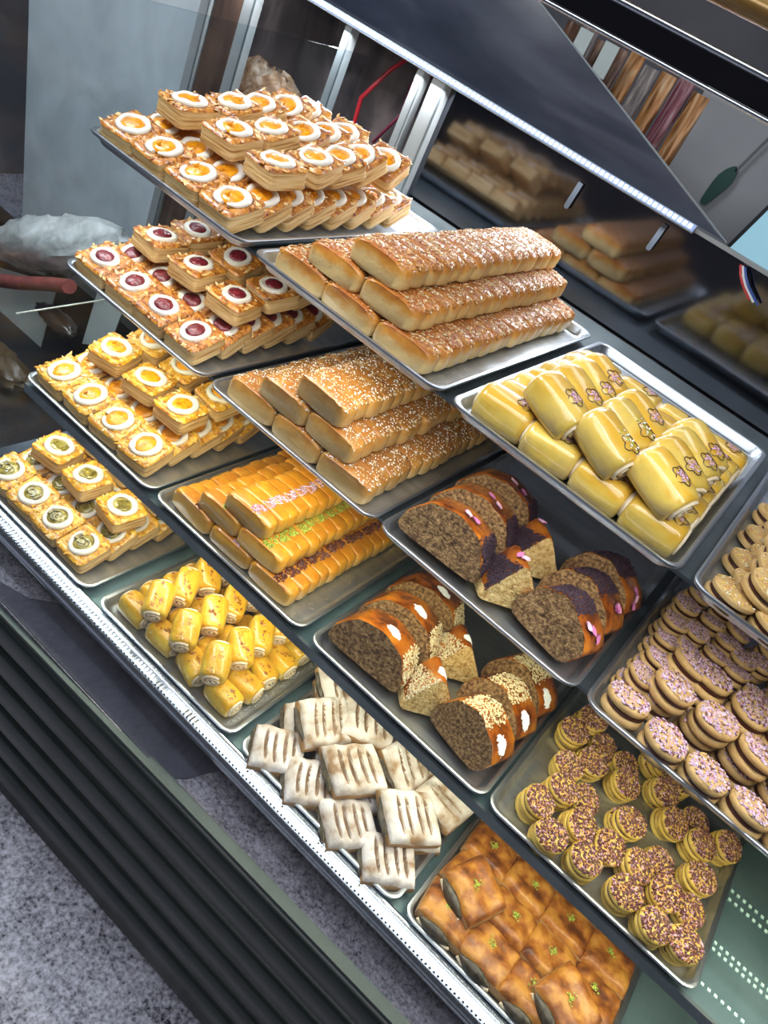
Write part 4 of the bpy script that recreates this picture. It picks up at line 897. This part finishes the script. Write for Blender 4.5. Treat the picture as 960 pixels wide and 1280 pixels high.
# goods behind, upper right
FOIL = [noisy('foil_%s' % n_, [(0.3, c1), (0.5, c2), (0.7, c3)], scale=16, rough=0.25, metal=0.3, bump=0.5, bscale=30, stretch=(5, 1, 0.6), dist=1.0, vary=False) for n_, c1, c2, c3 in (
    ('brown', (0.03, 0.015, 0.01), (0.16, 0.08, 0.05), (0.42, 0.30, 0.24)), ('orange', (0.10, 0.03, 0.01), (0.42, 0.18, 0.05), (0.62, 0.42, 0.25)),
    ('plum', (0.06, 0.015, 0.02), (0.20, 0.05, 0.07), (0.4, 0.28, 0.3)), ('grey', (0.06, 0.05, 0.06), (0.22, 0.18, 0.17), (0.5, 0.45, 0.42)))]
cols = ['brown', 'orange', 'plum red', 'grey']
for k in range(9):
    x = -0.185 + 0.047 * k; c = [0, 3, 0, 0, 1, 3, 1, 2, 1][k]; zt = 1.235 + 0.006 * math.sin(k * 2.1)
    q = MB(); rings = []
    for j in range(9):
        u = j / 8; z = 0.80 + (zt - 0.80) * u; w = 0.0215; dd = 0.016 * math.sin(PI * min(1, u + 0.06)) + 0.002
        rings.append([(x + w * math.cos(t) * (1 + .04 * math.sin(7 * u + k)), 1.30 + dd * math.sin(t), z) for t in [2 * PI * i / 12 for i in range(12)]])
    q.loft(rings)
    thing('snack_packet', '%s foil snack packet in the row behind the case, %s from left' % (cols[c], ORD[k]), 'packet', T(0, 0, 0), 'foil packets behind the case', q.mesh('snack_packet', FOIL[c]))
for k, (x0_, x1_) in enumerate(((-0.150, -0.112), (-0.075, -0.035))):
    sheet('price_tag', 'pale blank tag above the foil packets, %s one' % ('left', 'right')[k], [(x0_, 1.17 - 0.01 * k), (x1_, 1.17 - 0.01 * k), (x1_, 1.235), (x0_, 1.235)], 1.262, WHITEPAPER, 'tag', 'blank tags')
q = MB(); q.box((-0.45, 1.22, 0.78), (1.4, 1.55, 0.80)); thing('rear_counter', 'dark counter behind the case carrying the foil packets', 'counter', T(0, 0, 0), None, q.mesh('rear_counter', BLACK, False))
q = MB(); q.box((0.12, 1.56, FZ), (0.78, 1.60, 1.27)); thing('grey_partition', 'plain light grey partition behind the packets at upper right', 'panel', T(0, 0, 0), None, q.mesh('grey_partition', noisy('grey_panel', [(0.3, (0.34, 0.35, 0.37)), (0.7, (0.42, 0.43, 0.45))], scale=3, rough=0.7, vary=False), False))
q = MB(); ol = []
for i in range(16):
    t = 2 * PI * i / 16; ol.append((0.292 + 0.020 * math.cos(t) * (1 + 0.15 * math.sin(3 * t)) + 0.012 * math.sin(t), 1.062 + 0.060 * math.sin(t)))
q.loft([[(x, y, z) for x, z in ol] for y in (1.554, 1.548)]); 
thing('green_leaf_sign', 'dark green leaf shape on the grey partition', 'decoration', T(0, 0, 0), None, q.mesh('green_leaf_sign', mat('leaf_green', (0.015, 0.07, 0.055), 0.5), False))
q = MB(); q.box((-0.003, -0.002, 0.05), (0.003, 0.002, 0.22)); thing('leaf_stem', 'thin grey stem above the green leaf shape', 'stem', T(0.297, 1.550, 1.062, 0, 14, 0), None, q.mesh('leaf_stem', mat('stem_grey', (0.13, 0.14, 0.15), 0.5), False))
scr = thing('lit_screen', 'bright pale-blue lit screen at the right frame edge', 'screen', T(0.50, 1.36, 1.03, 0, 12, 0))
q = MB(); q.box((-0.055, 0, -0.14), (0.22, 0.02, 0.14)); link('screen_body', q.mesh('screen_body', BLACK, False), scr)
q = MB(); q.box((-0.045, -0.004, -0.125), (0.21, -0.0005, 0.125)); link('screen_panel', q.mesh('screen_panel', mat('screen_blue', (0.1, 0.2, 0.25), 0.2, emit=(0.35, 0.60, 0.72), es=0.8), False), scr)
q = MB(); q.tube([(-0.03, -0.006, 0.06), (0.0, -0.006, 0.02), (0.05, -0.006, -0.01)], 0.005, 6); link('white_bar', q.mesh('white_bar', mat('screen_bar', (1, 1, 1), 0.3, emit=(0.9, 0.95, 1.0), es=1.2), False), scr, label='bright white bar across the screen')  # bent white emissive bar on the screen face
# hanging tags clipped on the mirror
for k, (x, z) in enumerate(((0.362, 0.972), (0.15, 0.955))):
    q = MB(); q.loft([[(a, y, b_) for a, b_ in ((-0.006, -0.028), (-0.003, -0.032), (0.003, -0.032), (0.006, -0.028), (0.006, 0.03), (-0.006, 0.03))] for y in (0.002, 0)])
    thing('clear_clip', ('small pale clip hanging from the rail at right', 'small pale clip hanging from the rail left of the other')[k], 'clip', T(x, 0.950, z, 0, 4, 0), 'clips on the mirror rail', q.mesh('clear_clip', mat('clip_grey_%s' % 'ab'[k], (0.03, 0.036, 0.045), 0.4), False))
# bunch of wires at the right end of the rail
for k, (c, nm_) in enumerate((((0.5, 0.03, 0.03), 'red'), ((0.7, 0.7, 0.72), 'white'), ((0.03, 0.08, 0.3), 'blue'))):
    q = MB(); q.tube([(0.545 + 0.005 * k, 0.94, 1.012), (0.556 + 0.006 * k, 0.93, 1.0), (0.570 + 0.008 * k, 0.935, 0.985), (0.60 + 0.010 * k, 0.94, 0.965)], 0.0028, 6)
    thing('wiring', '%s wire at the right end of the top rail' % nm_, 'wire', T(0, 0, 0), 'rail wires', q.mesh('wiring', mat('wire_' + nm_, c, 0.4)))
